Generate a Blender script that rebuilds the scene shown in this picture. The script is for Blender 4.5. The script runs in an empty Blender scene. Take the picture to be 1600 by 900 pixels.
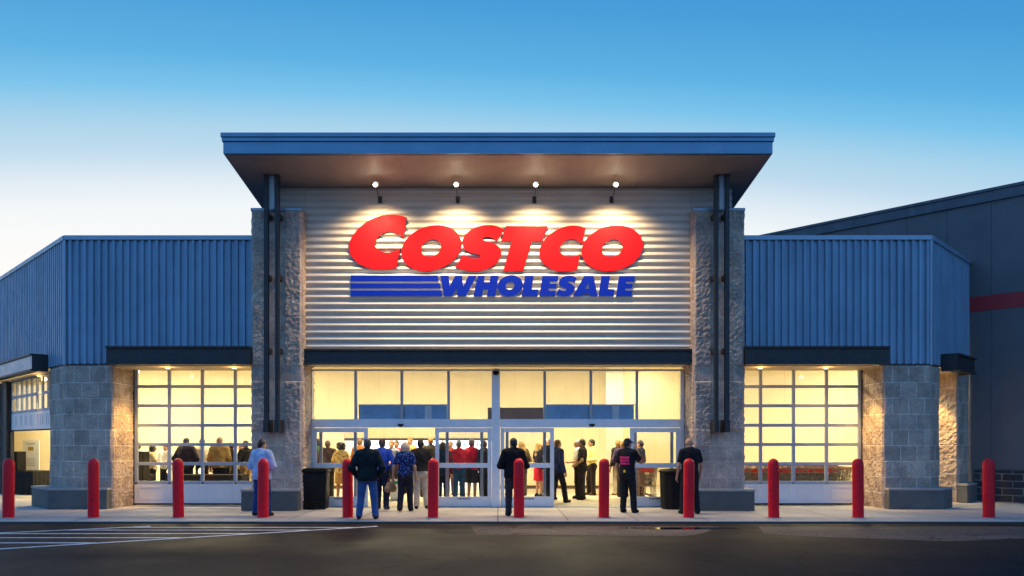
import bpy, bmesh, math, random
import numpy as np
from mathutils import Vector, Matrix, noise as mnoise

random.seed(7)
SC = bpy.context.scene
COL = SC.collection
R = math.radians

# ------------------------------------------------------------------ camera, sky, sun, exposure
F_PX, PX0, PY0, CAM_Z = 1170.0, 778.0, 690.0, 1.7
cam = bpy.data.cameras.new('camera')
cam.sensor_width = 36.0
cam.lens = 36.0 * F_PX / 1600.0
cam.shift_x = (800.0 - PX0) / 1600.0
cam.shift_y = (PY0 - 450.0) / 1600.0
cam.clip_end = 3000
camo = bpy.data.objects.new('camera', cam)
camo.location = (0, 0, CAM_Z)
camo.rotation_euler = (R(90), 0, 0)
COL.objects.link(camo)
SC.camera = camo

SC.view_settings.view_transform = 'Standard'
SC.view_settings.look = 'None'
SC.view_settings.exposure = 0.0
SC.view_settings.gamma = 1.0
SC.view_settings.use_curve_mapping = False
SC.cycles.use_denoising = True
SC.cycles.max_bounces = 8
SC.cycles.diffuse_bounces = 4
SC.cycles.glossy_bounces = 3
SC.cycles.transparent_max_bounces = 12
SC.cycles.caustics_reflective = False
SC.cycles.caustics_refractive = False
SC.cycles.sample_clamp_indirect = 4.0

SUN_EL, SUN_ROT = R(2.0), R(-38.0)
world = bpy.data.worlds.new('World')
SC.world = world
world.use_nodes = True
wn, wl = world.node_tree.nodes, world.node_tree.links
wn.clear()
w_out = wn.new('ShaderNodeOutputWorld')
w_sky = wn.new('ShaderNodeTexSky')
w_sky.sky_type = 'NISHITA'
w_sky.sun_disc = False
w_sky.sun_elevation = SUN_EL
w_sky.sun_rotation = SUN_ROT
w_bg1 = wn.new('ShaderNodeBackground')
w_bg1.inputs['Strength'].default_value = 0.008
wl.new(w_sky.outputs[0], w_bg1.inputs['Color'])
w_tc = wn.new('ShaderNodeTexCoord')
w_sep = wn.new('ShaderNodeSeparateXYZ')
wl.new(w_tc.outputs['Generated'], w_sep.inputs[0])


def wmath(op, a, b=None, c=None):
    n = wn.new('ShaderNodeMath')
    n.operation = op
    for i, v in enumerate((a, b, c)):
        if v is None:
            continue
        if isinstance(v, (int, float)):
            n.inputs[i].default_value = v
        else:
            wl.new(v, n.inputs[i])
    return n.outputs[0]


def wramp(fac, stops):
    n = wn.new('ShaderNodeValToRGB')
    cr = n.color_ramp
    while len(cr.elements) > 1:
        cr.elements.remove(cr.elements[-1])
    cr.elements[0].position = stops[0][0]
    cr.elements[0].color = (*stops[0][1], 1)
    for p, c in stops[1:]:
        e = cr.elements.new(p)
        e.color = (*c, 1)
    wl.new(fac, n.inputs[0])
    return n.outputs[0]


w_zt = wmath('MULTIPLY_ADD', w_sep.outputs[0], 0.05, w_sep.outputs[2])       # the glow sits low behind the store, a little to the left
w_zt = wmath('ADD', wmath('MULTIPLY_ADD', w_sep.outputs[1], -0.5, 0.4), w_zt)
west = wramp(w_zt, [(0.0, (1.0, .93, .86)), (.19, (.90, .925, .94)), (.217, (.87, .915, .935)), (.25, (.72, .82, .90)), (.283, (.52, .70, .85)),
                    (.3155, (.40, .65, .83)), (.36, (.19, .54, .83)), (.40, (.105, .435, .77)), (.435, (.085, .385, .72)), (.47, (.060, .34, .69)), (.6, (.03, .25, .60)), (1.0, (.012, .11, .40))])
east = wramp(w_sep.outputs[2], [(0.0, (.30, .54, .96)), (0.25, (.19, .49, 1.0)), (1.0, (.07, .33, .88))])
w_mr = wn.new('ShaderNodeMapRange')
w_mr.interpolation_type = 'SMOOTHSTEP'
w_mr.inputs['From Min'].default_value = -0.15
w_mr.inputs['From Max'].default_value = 0.6
wl.new(w_sep.outputs[1], w_mr.inputs['Value'])
w_mix = wn.new('ShaderNodeMix')
w_mix.data_type = 'RGBA'
wl.new(w_mr.outputs[0], w_mix.inputs['Factor'])
wl.new(east, w_mix.inputs['A'])
wl.new(west, w_mix.inputs['B'])
w_bg2 = wn.new('ShaderNodeBackground')
w_bg2.inputs['Strength'].default_value = 1.0
wl.new(w_mix.outputs['Result'], w_bg2.inputs['Color'])
w_add = wn.new('ShaderNodeAddShader')
wl.new(w_bg1.outputs[0], w_add.inputs[0])
wl.new(w_bg2.outputs[0], w_add.inputs[1])
wl.new(w_add.outputs[0], w_out.inputs['Surface'])

sun = bpy.data.lights.new('sun', 'SUN')          # already at the horizon behind the store: dusk
sun.energy = 0.12
sun.angle = R(6)
sun.color = (1.0, .82, .62)
suno = bpy.data.objects.new('sun', sun)
suno.rotation_euler = (R(90) - SUN_EL, 0, R(180) - SUN_ROT + R(0))
suno.location = (-30, 60, 20)
COL.objects.link(suno)


# ------------------------------------------------------------------ helpers
def at(px, py, Y):
    """photo pixel -> world point on the plane at depth Y"""
    return Vector(((px - PX0) / F_PX * Y, Y, CAM_Z + (PY0 - py) / F_PX * Y))


def xat(px, Y):
    return (px - PX0) / F_PX * Y


def zat(py, Y):
    return CAM_Z + (PY0 - py) / F_PX * Y


def lin(r, g, b):
    f = lambda c: (c / 255 / 12.92) if c / 255 <= .04045 else ((c / 255 + .055) / 1.055) ** 2.4
    return (f(r), f(g), f(b))


class MB:
    def __init__(self):
        self.v, self.f = [], []

    def add(self, vs, fs):
        o = len(self.v)
        self.v += [tuple(p) for p in vs]
        self.f += [tuple(i + o for i in q) for q in fs]
        return self

    def box(self, x0, x1, y0, y1, z0, z1):
        return self.add([(x0, y0, z0), (x1, y0, z0), (x1, y1, z0), (x0, y1, z0), (x0, y0, z1), (x1, y0, z1), (x1, y1, z1), (x0, y1, z1)],
                        [(0, 3, 2, 1), (4, 5, 6, 7), (0, 1, 5, 4), (1, 2, 6, 5), (2, 3, 7, 6), (3, 0, 4, 7)])

    def prism(self, poly, z0, z1):
        """poly: CCW list of (x, y)"""
        n = len(poly)
        vs = [(x, y, z0) for x, y in poly] + [(x, y, z1) for x, y in poly]
        fs = [tuple(range(n - 1, -1, -1)), tuple(range(n, 2 * n))]
        fs += [(i, (i + 1) % n, n + (i + 1) % n, n + i) for i in range(n)]
        return self.add(vs, fs)

    def tube(self, pts, rads, n=8, cap=True):
        pts = [Vector(p) for p in pts]
        if isinstance(rads, (int, float)):
            rads = [rads] * len(pts)
        vs, fs = [], []
        for i, p in enumerate(pts):
            t = (pts[min(i + 1, len(pts) - 1)] - pts[max(i - 1, 0)]).normalized()
            a = t.cross(Vector((0, 0, 1)))
            if a.length < 1e-3:
                a = t.cross(Vector((1, 0, 0)))
            a.normalize()
            b = t.cross(a)
            for k in range(n):
                th = 2 * math.pi * k / n
                vs.append(p + (a * math.cos(th) + b * math.sin(th)) * rads[i])
        for i in range(len(pts) - 1):
            for k in range(n):
                k2 = (k + 1) % n
                fs.append((i * n + k, i * n + k2, (i + 1) * n + k2, (i + 1) * n + k))
        if cap:
            fs.append(tuple(range(n - 1, -1, -1)))
            fs.append(tuple((len(pts) - 1) * n + k for k in range(n)))
        return self.add(vs, fs)

    def lathe(self, prof, n=20, c=(0, 0, 0)):
        """prof: (r, z) from bottom to top"""
        vs, fs = [], []
        for r, z in prof:
            for k in range(n):
                th = 2 * math.pi * k / n
                vs.append((c[0] + r * math.cos(th), c[1] + r * math.sin(th), c[2] + z))
        for i in range(len(prof) - 1):
            for k in range(n):
                k2 = (k + 1) % n
                fs.append((i * n + k, i * n + k2, (i + 1) * n + k2, (i + 1) * n + k))
        fs.append(tuple(range(n - 1, -1, -1)))
        fs.append(tuple((len(prof) - 1) * n + k for k in range(n)))
        return self.add(vs, fs)

    def xf(self, m):
        self.v = [tuple(m @ Vector(p)) for p in self.v]
        return self

    def join(self, o):
        return self.add(o.v, o.f)

    def build(self, name, mat, parent=None, smooth=False, bevel=0.0, uv=None):
        me = bpy.data.meshes.new(name)
        me.from_pydata(self.v, [], self.f)
        me.materials.append(mat)
        if bevel:
            bm = bmesh.new()
            bm.from_mesh(me)
            bmesh.ops.bevel(bm, geom=[e for e in bm.edges if e.calc_face_angle(0) > .6], offset=bevel, segments=2, affect='EDGES', profile=.6)
            bm.to_mesh(me)
            bm.free()
        if smooth:
            me.shade_smooth()
            if smooth != 'all':
                me.set_sharp_from_angle(angle=R(38))
        if uv:
            l = me.uv_layers.new(name='uv')
            co = np.array([uv(me.vertices[lp.vertex_index].co) for lp in me.loops], dtype=np.float32)
            l.data.foreach_set('uv', co.ravel())
        me.update()
        o = bpy.data.objects.new(name, me)
        COL.objects.link(o)
        if parent:
            o.parent = parent
        return o


def tag(o, label, cat, group=None):
    o['label'] = label
    o['category'] = cat
    if group:
        o['group'] = group
    return o


def thing(name, label, cat, loc=(0, 0, 0), rz=0, group=None):
    o = bpy.data.objects.new(name, None)
    o.empty_display_size = .2
    COL.objects.link(o)
    o.location = loc
    o.rotation_euler = (0, 0, rz)
    return tag(o, label, cat, group)


def struct(o, kind='structure'):
    o['kind'] = kind
    return o


def clone(o, parent=None, kids=True):
    c = o.copy()
    COL.objects.link(c)
    if parent:
        c.parent = parent
    if kids:
        for ch in list(o.children):
            clone(ch, c)
    return c


def place(o, x, y, z=0, rz=0):
    o.location = (x, y, z)
    o.rotation_euler = (0, 0, rz)


def wall_frame(p0, p1):
    """matrix: local x along p0->p1, local -y is the outside, z up"""
    d = Vector((p1[0] - p0[0], p1[1] - p0[1], 0))
    L = d.length
    d.normalize()
    n = Vector((-d.y, d.x, 0))
    m = Matrix(((d.x, n.x, 0, p0[0]), (d.y, n.y, 0, p0[1]), (0, 0, 1, 0), (0, 0, 0, 1)))
    return m, L


# ------------------------------------------------------------------ materials
class NT:
    def __init__(self, name):
        self.m = bpy.data.materials.new(name)
        self.m.use_nodes = True
        self.t = self.m.node_tree
        self.n, self.l = self.t.nodes, self.t.links
        self.b = self.n['Principled BSDF']

    def new(self, typ, **kw):
        n = self.n.new(typ)
        for k, v in kw.items():
            if k in n.inputs.keys():
                if hasattr(v, 'is_linked') or hasattr(v, 'links'):
                    self.l.new(v, n.inputs[k])
                else:
                    n.inputs[k].default_value = v
            else:
                setattr(n, k, v)
        return n

    def coord(self, kind='Object', scale=(1, 1, 1)):
        tc = self.n.new('ShaderNodeTexCoord')
        mp = self.n.new('ShaderNodeMapping')
        mp.inputs['Scale'].default_value = scale
        self.l.new(tc.outputs[kind], mp.inputs['Vector'])
        return mp.outputs[0]

    def noise(self, vec, scale, detail=4, rough=.6):
        n = self.new('ShaderNodeTexNoise', Scale=scale, Detail=detail, Roughness=rough)
        self.l.new(vec, n.inputs['Vector'])
        return n.outputs['Fac']

    def ramp(self, fac, a, b, p0=.3, p1=.7):
        n = self.n.new('ShaderNodeValToRGB')
        n.color_ramp.elements[0].position = p0
        n.color_ramp.elements[1].position = p1
        n.color_ramp.elements[0].color = (*a, 1) if len(a) == 3 else a
        n.color_ramp.elements[1].color = (*b, 1) if len(b) == 3 else b
        self.l.new(fac, n.inputs[0])
        return n.outputs[0]

    def mix(self, fac, a, b, mode='MIX'):
        n = self.n.new('ShaderNodeMix')
        n.data_type = 'RGBA'
        n.blend_type = mode
        for k, v in (('Factor', fac), ('A', a), ('B', b)):
            if isinstance(v, (int, float)):
                n.inputs[k].default_value = v
            elif isinstance(v, tuple):
                n.inputs[k].default_value = (*v, 1) if len(v) == 3 else v
            else:
                self.l.new(v, n.inputs[k])
        return n.outputs['Result']

    def bump(self, h, strength=.3, dist=.02):
        n = self.new('ShaderNodeBump', Strength=strength, Distance=dist)
        self.l.new(h, n.inputs['Height'])
        self.l.new(n.outputs[0], self.b.inputs['Normal'])

    def set(self, **kw):
        for k, v in kw.items():
            k = k.replace('_', ' ')
            if hasattr(v, 'is_linked'):
                self.l.new(v, self.b.inputs[k])
            elif isinstance(v, tuple) and len(v) == 3:
                self.b.inputs[k].default_value = (*v, 1)
            else:
                self.b.inputs[k].default_value = v
        return self


def paint(name, col, rough=.5, metal=0.0, var=.12, scale=3.0, bump=0.0, bscale=60, spec=.5):
    t = NT(name)
    v = t.coord()
    n = t.noise(v, scale, 5)
    c = t.ramp(n, tuple(x * (1 - var) for x in col), tuple(min(1, x * (1 + var)) for x in col))
    rr = t.ramp(t.noise(v, scale * 2.3, 3), (max(0, rough - .08),) * 3, (min(1, rough + .08),) * 3)
    t.set(Base_Color=c, Metallic=metal)
    t.l.new(rr, t.b.inputs['Roughness'])
    t.b.inputs['Specular IOR Level'].default_value = spec
    if bump:
        t.bump(t.noise(v, bscale, 3), bump, .01)
    return t.m


def panel_wall(name, col, width=.61):
    m = paint(name, col, .75, var=.05, scale=1.2)
    nt = m.node_tree
    b = nt.nodes['Principled BSDF']
    src = b.inputs['Base Color'].links[0].from_socket
    tc = nt.nodes.new('ShaderNodeTexCoord')
    mp = nt.nodes.new('ShaderNodeMapping')
    mp.inputs['Rotation'].default_value = (R(90), 0, 0)
    br = nt.nodes.new('ShaderNodeTexBrick')
    br.offset = 0
    nt.links.new(tc.outputs['Object'], mp.inputs['Vector'])
    nt.links.new(mp.outputs[0], br.inputs['Vector'])
    for k, v in (('Scale', 1.0), ('Color1', (1, 1, 1, 1)), ('Color2', (.95, .94, .93, 1)), ('Mortar', (.85, .82, .78, 1)), ('Mortar Size', .008), ('Mortar Smooth', .3), ('Brick Width', width), ('Row Height', 30.0)):
        br.inputs[k].default_value = v
    mx = nt.nodes.new('ShaderNodeMix')
    mx.data_type = 'RGBA'
    mx.blend_type = 'MULTIPLY'
    mx.inputs['Factor'].default_value = 1
    nt.links.new(src, mx.inputs['A'])
    nt.links.new(br.outputs['Color'], mx.inputs['B'])
    nt.links.new(mx.outputs['Result'], b.inputs['Base Color'])
    return m


def block_mat(name, a, b, mortar, bw=.4, bh=.4, msize=.012, offset=.5):
    t = NT(name)
    uv = t.coord('UV')
    br = t.new('ShaderNodeTexBrick', Scale=1.0)
    br.offset = offset
    for k, v in (('Color1', (*a, 1)), ('Color2', (*b, 1)), ('Mortar', (*mortar, 1)), ('Mortar Size', msize), ('Mortar Smooth', .2), ('Bias', 0.0), ('Brick Width', bw), ('Row Height', bh)):
        br.inputs[k].default_value = v
    t.l.new(uv, br.inputs['Vector'])
    ob = t.coord('Object')
    n1 = t.noise(ob, 2.2, 6, .65)
    n2 = t.noise(ob, 26, 4, .7)
    c = t.mix(1.0, br.outputs['Color'], t.ramp(n1, (.62, .6, .62), (1.25, 1.2, 1.1)), 'MULTIPLY')
    c = t.mix(1.0, c, t.ramp(n2, (.7, .7, .7), (1.25, 1.25, 1.25)), 'MULTIPLY')
    t.set(Base_Color=c, Roughness=.92)
    h = t.mix(.5, br.outputs['Fac'], n2)
    inv = t.new('ShaderNodeMath', operation='MULTIPLY_ADD')
    t.l.new(br.outputs['Fac'], inv.inputs[0])
    inv.inputs[1].default_value = -.7
    t.l.new(n2, inv.inputs[2])
    t.bump(inv.outputs[0], .6, .012)
    return t.m


def glass_mat(name, tint=(1, 1, 1), refl=1.0):
    t = NT(name)
    t.n.remove(t.b)
    out = t.n['Material Output']
    tr = t.new('ShaderNodeBsdfTransparent', Color=(*tint, 1))
    gl = t.new('ShaderNodeBsdfGlossy', Color=(1, 1, 1, 1), Roughness=.015)
    fr = t.new('ShaderNodeFresnel', IOR=1.5)
    mu = t.new('ShaderNodeMath', operation='MULTIPLY')
    t.l.new(fr.outputs[0], mu.inputs[0])
    mu.inputs[1].default_value = refl
    mx = t.n.new('ShaderNodeMixShader')
    t.l.new(mu.outputs[0], mx.inputs[0])
    t.l.new(tr.outputs[0], mx.inputs[1])
    t.l.new(gl.outputs[0], mx.inputs[2])
    t.l.new(mx.outputs[0], out.inputs['Surface'])
    return t.m


def emit_mat(name, col, strength):
    t = NT(name)
    t.set(Base_Color=col)
    t.b.inputs['Emission Color'].default_value = (*col, 1)
    t.b.inputs['Emission Strength'].default_value = strength
    return t.m


def asphalt_mat(name, a, b, rough=.7):
    t = NT(name)
    v = t.coord()
    big = t.noise(v, .35, 6, .6)
    fine = t.noise(v, 90, 3, .8)
    streak = t.noise(t.coord('Object', (.25, 1.2, 1)), .8, 5, .6)
    c = t.ramp(big, a, b, .35, .7)
    c = t.mix(1.0, c, t.ramp(fine, (.55, .55, .55), (1.5, 1.5, 1.5), .3, .72), 'MULTIPLY')
    c = t.mix(1.0, c, t.ramp(streak, (.72, .72, .72), (1.5, 1.38, 1.25), .35, .7), 'MULTIPLY')
    vo = t.new('ShaderNodeTexVoronoi', Scale=.42, feature='DISTANCE_TO_EDGE')
    wob = t.new('ShaderNodeVectorMath', operation='MULTIPLY_ADD')
    nz = t.new('ShaderNodeTexNoise', Scale=1.6, Detail=6)
    t.l.new(v, nz.inputs['Vector'])
    t.l.new(nz.outputs['Color'], wob.inputs[0])
    wob.inputs[1].default_value = (.9, .9, .0)
    t.l.new(v, wob.inputs[2])
    t.l.new(wob.outputs[0], vo.inputs['Vector'])
    c = t.mix(1.0, c, t.ramp(vo.outputs['Distance'], (.35, .35, .35), (1, 1, 1), .004, .012), 'MULTIPLY')
    grit = t.noise(v, 16, 5, .75)
    c = t.mix(1.0, c, t.ramp(grit, (.5, .5, .5), (1.7, 1.65, 1.6), .34, .68), 'MULTIPLY')
    oil = t.noise(v, 1.1, 3, .5)
    c = t.mix(1.0, c, t.ramp(oil, (1, 1, 1), (.45, .45, .47), .62, .72), 'MULTIPLY')
    rr = t.ramp(big, (rough - .14,) * 3, (rough + .1,) * 3)
    t.set(Base_Color=c)
    t.b.inputs['Specular IOR Level'].default_value = .2
    t.l.new(rr, t.b.inputs['Roughness'])
    t.bump(fine, .35, .01)
    return t.m


def concrete_mat(name, a, b, joint=None):
    t = NT(name)
    v = t.coord()
    n = t.noise(v, .9, 7, .65)
    f = t.noise(v, 40, 3, .7)
    c = t.ramp(n, a, b, .32, .7)
    c = t.mix(1.0, c, t.ramp(f, (.85, .85, .85), (1.1, 1.1, 1.1)), 'MULTIPLY')
    if joint:
        br = t.new('ShaderNodeTexBrick', Scale=1.0)
        br.offset = 0.0
        for k, x in (('Color1', (1, 1, 1, 1)), ('Color2', (.88, .87, .86, 1)), ('Mortar', (.35, .34, .33, 1)), ('Mortar Size', .014), ('Mortar Smooth', .1), ('Brick Width', joint), ('Row Height', joint)):
            br.inputs[k].default_value = x
        t.l.new(v, br.inputs['Vector'])
        c = t.mix(1.0, c, br.outputs['Color'], 'MULTIPLY')
    t.set(Base_Color=c, Roughness=.8)
    t.bump(f, .2, .006)
    return t.m


def fabric(name, col, var=.25, pattern=None):
    t = NT(name)
    v = t.coord()
    n = t.noise(v, 9, 4)
    c = t.ramp(n, tuple(x * (1 - var) for x in col), tuple(min(1, x * (1 + var)) for x in col))
    if pattern:
        vo = t.new('ShaderNodeTexVoronoi', Scale=pattern[1])
        t.l.new(v, vo.inputs['Vector'])
        f = t.ramp(vo.outputs['Distance'], (1, 1, 1), (0, 0, 0), .22, .34)
        c = t.mix(f, c, pattern[0])
    t.set(Base_Color=c, Roughness=.85)
    t.b.inputs['Specular IOR Level'].default_value = .2
    t.bump(t.noise(v, 30, 4), .25, .01)
    return t.m


M = {}
M['asphalt'] = asphalt_mat('asphalt', (.011, .0078, .0085), (.026, .018, .016), .68)
M['patch'] = asphalt_mat('asphalt_patch', (.085, .066, .062), (.135, .10, .088), .75)
M['line'] = paint('road_paint', (.78, .74, .74), .7, var=.3, scale=7)
M['walk'] = concrete_mat('pavement_concrete', (.40, .365, .335), (.54, .50, .46), 1.52)
M['kerb'] = concrete_mat('kerb_concrete', (.42, .39, .36), (.54, .50, .46))
M['kerbshade'] = concrete_mat('painted_kerb_shade', (.05, .045, .042), (.10, .09, .085))  # dark colour is painted shade under the kerb edge
M['floor'] = concrete_mat('floor_concrete', (.42, .36, .28), (.56, .49, .38), 3.0)
M['block'] = block_mat('split_block', (.47, .365, .305), (.58, .465, .395), (.66, .59, .53), msize=.008)
M['pierblock'] = block_mat('pier_block', (.40, .32, .27), (.54, .45, .385), (.72, .66, .60), .41, .4, .010, .5)
M['darkblock'] = block_mat('dark_base_block', (.035, .035, .04), (.055, .055, .06), (.22, .22, .23), .5, .2, .014, .5)
M['plinth'] = concrete_mat('plinth_concrete', (.075, .082, .08), (.15, .155, .145))
M['cap'] = concrete_mat('plinth_cap', (.30, .29, .28), (.38, .37, .35))
M['galv'] = paint('galvanised_panel', (.66, .60, .52), .55, .12, .07, 1.2)
M['rib'] = paint('ribbed_panel', (.22, .345, .47), .45, .2, .08, 1.5)
M['coping'] = paint('metal_coping', (.30, .40, .50), .38, .35, .06, 2)
M['fascia'] = paint('roof_fascia', (.16, .30, .43), .35, .45, .06, 1.4)
M['soffit'] = paint('soffit_panel', (.27, .25, .25), .55, .1, .1, 1.5)
M['steel'] = paint('dark_steel', (.026, .026, .028), .5, 0, .2, 4)
M['doorframe'] = paint('grey_blue_door_frame', (.36, .42, .52), .42, .1, .05, 3)
M['alu'] = paint('white_aluminium', (.80, .80, .82), .38, .2, .05, 3)
M['greyalu'] = paint('grey_aluminium', (.40, .41, .43), .4, .3, .06, 3)
M['gasket'] = paint('dark_gasket', (.03, .03, .035), .6)
M['glass'] = glass_mat('clear_glass')
M['skyreflection'] = paint('painted_sky_reflection', (.14, .40, .74), .10, 0.0, .25, 2.5, spec=.8)  # blue colour stands for the sky mirrored in the fanlight glass
M['inwall'] = panel_wall('cream_interior_wall', (.80, .70, .48))
M['inwall2'] = paint('tan_interior_wall', (.62, .52, .36), .75, var=.05, scale=1.2)
M['white'] = paint('white_interior_wall', (.85, .82, .76), .7, var=.04)
M['shutter'] = paint('tan_shutter', (.66, .52, .30), .6, var=.06)
M['brown'] = paint('dark_brown_box', (.07, .04, .022), .5, var=.2)
M['ware'] = paint('warehouse_panel', (.13, .125, .135), .6, .1, .08, 1.0)
M['waretrim'] = paint('warehouse_trim', (.09, .10, .12), .45, .3, .08, 2)
M['stripe'] = paint('red_stripe_paint', (.42, .018, .025), .5, var=.1)
M['red'] = paint('sign_red_face', (.34, .004, .009), .6, var=.03, scale=2, spec=.1)
M['blue'] = paint('sign_blue_face', lin(4, 30, 120), .6, var=.04, scale=2, spec=.1)
for k_, e_ in (('red', .50), ('blue', .62)):       # internally lit channel letters
    b_ = M[k_].node_tree.nodes['Principled BSDF']
    c_ = lin(226, 26, 34) if k_ == 'red' else lin(6, 44, 168)
    b_.inputs['Emission Color'].default_value = (*c_, 1)
    b_.inputs['Emission Strength'].default_value = e_
M['redside'] = paint('sign_red_return', (.14, .006, .008), .5)
M['blueside'] = paint('sign_silver_return', (.62, .62, .68), .4)
M['bollard'] = paint('bollard_red_plastic', (.84, .004, .018), .40, 0, .06, 3, bump=.02, bscale=60, spec=.3)
M['black'] = paint('black_plastic', (.007, .007, .0075), .6, 0, .25, 6, bump=.08, bscale=40, spec=.2)
M['blackcloth'] = fabric('black_cloth', (.02, .018, .018))
M['lamp'] = emit_mat('lamp_glow', (1.0, .86, .6), 30)
M['lampw'] = emit_mat('soffit_lamp_glow', (1.0, .72, .32), 4)
M['ceil'] = emit_mat('ceiling_lamp_glow', (1.0, .86, .6), 8)
M['screen'] = emit_mat('screen_glow', (.75, .88, 1.0), 1.8)
M['screenb'] = emit_mat('screen_blue', (.10, .22, .75), 1.1)
M['paper'] = paint('white_poster', (.85, .84, .80), .6, var=.02)
M['gold'] = paint('gold_print', (.45, .28, .05), .6)
M['ink'] = paint('grey_print', (.22, .22, .24), .6)
M['chrome'] = paint('cart_wire', (.22, .18, .15), .4, .5, .1, 6)
M['cartred'] = paint('cart_red_plastic', (.55, .03, .02), .4, 0, .12, 8)
M['rubber'] = paint('rubber', (.02, .02, .02), .8)
M['wood'] = paint('table_top_wood', (.28, .15, .06), .5, var=.2, scale=6)
M['green'] = paint('green_band', (.02, .28, .09), .6)
M['puddle'] = paint('puddle_water', (.012, .011, .012), .04, 0, .1, 2, spec=.6)
M['skin'] = paint('skin_light', (.50, .27, .17), .55, 0, .08, 12)
M['skin_tan'] = paint('skin_tan', (.38, .19, .11), .55, 0, .08, 12)
M['eye'] = paint('eye_dark', (.03, .02, .02), .2)
M['lip'] = paint('lip', (.32, .10, .08), .5)


def weather(mat, kind):
    nt = mat.node_tree
    b = nt.nodes['Principled BSDF']
    src = b.inputs['Base Color'].links[0].from_socket
    tc = nt.nodes.new('ShaderNodeTexCoord')
    mp = nt.nodes.new('ShaderNodeMapping')
    nt.links.new(tc.outputs['Object'], mp.inputs['Vector'])
    no = nt.nodes.new('ShaderNodeTexNoise')
    nt.links.new(mp.outputs[0], no.inputs['Vector'])
    ra = nt.nodes.new('ShaderNodeValToRGB')
    mx = nt.nodes.new('ShaderNodeMix')
    mx.data_type = 'RGBA'
    mx.blend_type = 'MULTIPLY'
    mx.inputs['Factor'].default_value = 1
    if kind == 'streak':
        mp.inputs['Scale'].default_value = (4.5, 4.5, .25)
        no.inputs['Scale'].default_value = 1.0
        no.inputs['Detail'].default_value = 6
        stops = ((.35, .86), (.68, 1.12))
    elif kind == 'scuff':
        oi = nt.nodes.new('ShaderNodeObjectInfo')
        ad = nt.nodes.new('ShaderNodeVectorMath')
        nt.links.new(oi.outputs['Location'], ad.inputs[0])
        nt.links.new(tc.outputs['Object'], ad.inputs[1])
        nt.links.new(ad.outputs[0], mp.inputs['Vector'])
        mp.inputs['Scale'].default_value = (1, 1, 2.2)
        no.inputs['Scale'].default_value = 6.0
        no.inputs['Detail'].default_value = 8
        no.inputs['Roughness'].default_value = .75
        stops = ((.33, .35), (.40, 1.0))
    e = ra.color_ramp.elements
    e[0].position, e[0].color = stops[0][0], (stops[0][1],) * 3 + (1,)
    e[1].position, e[1].color = stops[1][0], (stops[1][1],) * 3 + (1,)
    nt.links.new(no.outputs['Fac'], ra.inputs[0])
    nt.links.new(src, mx.inputs['A'])
    nt.links.new(ra.outputs[0], mx.inputs['B'])
    nt.links.new(mx.outputs['Result'], b.inputs['Base Color'])


for k_ in ('rib', 'waretrim'):
    weather(M[k_], 'streak')
weather(M['bollard'], 'scuff')


# ------------------------------------------------------------------ ground
def sheet(name, poly, z, mat, kind='structure'):
    mb = MB()
    mb.add([(x, y, z) for x, y in poly], [tuple(range(len(poly)))])
    return struct(mb.build(name, mat), kind)


ROAD_Z = -0.05
KERB_Y = 16.02
sheet('car_park', [(-600, -600), (600, -600), (600, 900), (-600, 900)], ROAD_Z, M['asphalt'])
mb = MB()
mb.box(-60, 60, KERB_Y + .16, 27.5, -.06, 0.0)
struct(mb.build('pavement', M['walk']))
mb = MB()
for k in range(-20, 20):
    mb.box(k * 3.0 + .006, k * 3.0 + 2.994, KERB_Y, KERB_Y + .154, -.065, -.001)
struct(mb.build('kerb', M['kerb'], bevel=.012))
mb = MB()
mb.box(-60, 60, KERB_Y - .02, KERB_Y - .002, -.06, -.014)  # thin added strip, coloured dark as the kerb's shade line
struct(mb.build('kerb_shade_strip', M['kerbshade']))


def gp(px, py, z=ROAD_Z):
    Y = F_PX * (CAM_Z - z) / (py - PY0)
    return (xat(px, Y), Y)


def patch(name, pix, dz, mat):
    return sheet(name, [gp(*p) for p in pix], ROAD_Z + dz, mat)


patch('concrete_patch', [(745, 836), (1075, 838), (1098, 834), (1125, 822.5), (735, 822.5)], .004, M['patch'])
patch('asphalt_patch', [(1195, 835), (1300, 840), (1480, 846), (1600, 842), (1600, 823), (1185, 823)], .004, M['patch'])
mb = MB()
cx, cy = gp(1062, 826.0)
mb.add([(cx + (1.05 + .2 * math.sin(3 * t) + .1 * math.sin(7 * t)) * math.cos(t), cy + (.20 + .035 * math.sin(2 * t + 1)) * math.sin(t), ROAD_Z + .008) for t in [2 * math.pi * i / 40 for i in range(40)]], [tuple(range(40))])
struct(mb.build('puddle', M['puddle']))

# painted hatching at the left: two 45 degree border lines with cross lines
mb = MB()
Lz = ROAD_Z + .004


def road_line(p, q, w):
    a, b = Vector((*p, 0)), Vector((*q, 0))
    d = (b - a).normalized()
    n = Vector((-d.y, d.x, 0)) * w / 2
    mb.add([(a.x - n.x, a.y - n.y, Lz), (b.x - n.x, b.y - n.y, Lz), (b.x + n.x, b.y + n.y, Lz), (a.x + n.x, a.y + n.y, Lz)], [(0, 1, 2, 3)])


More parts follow.
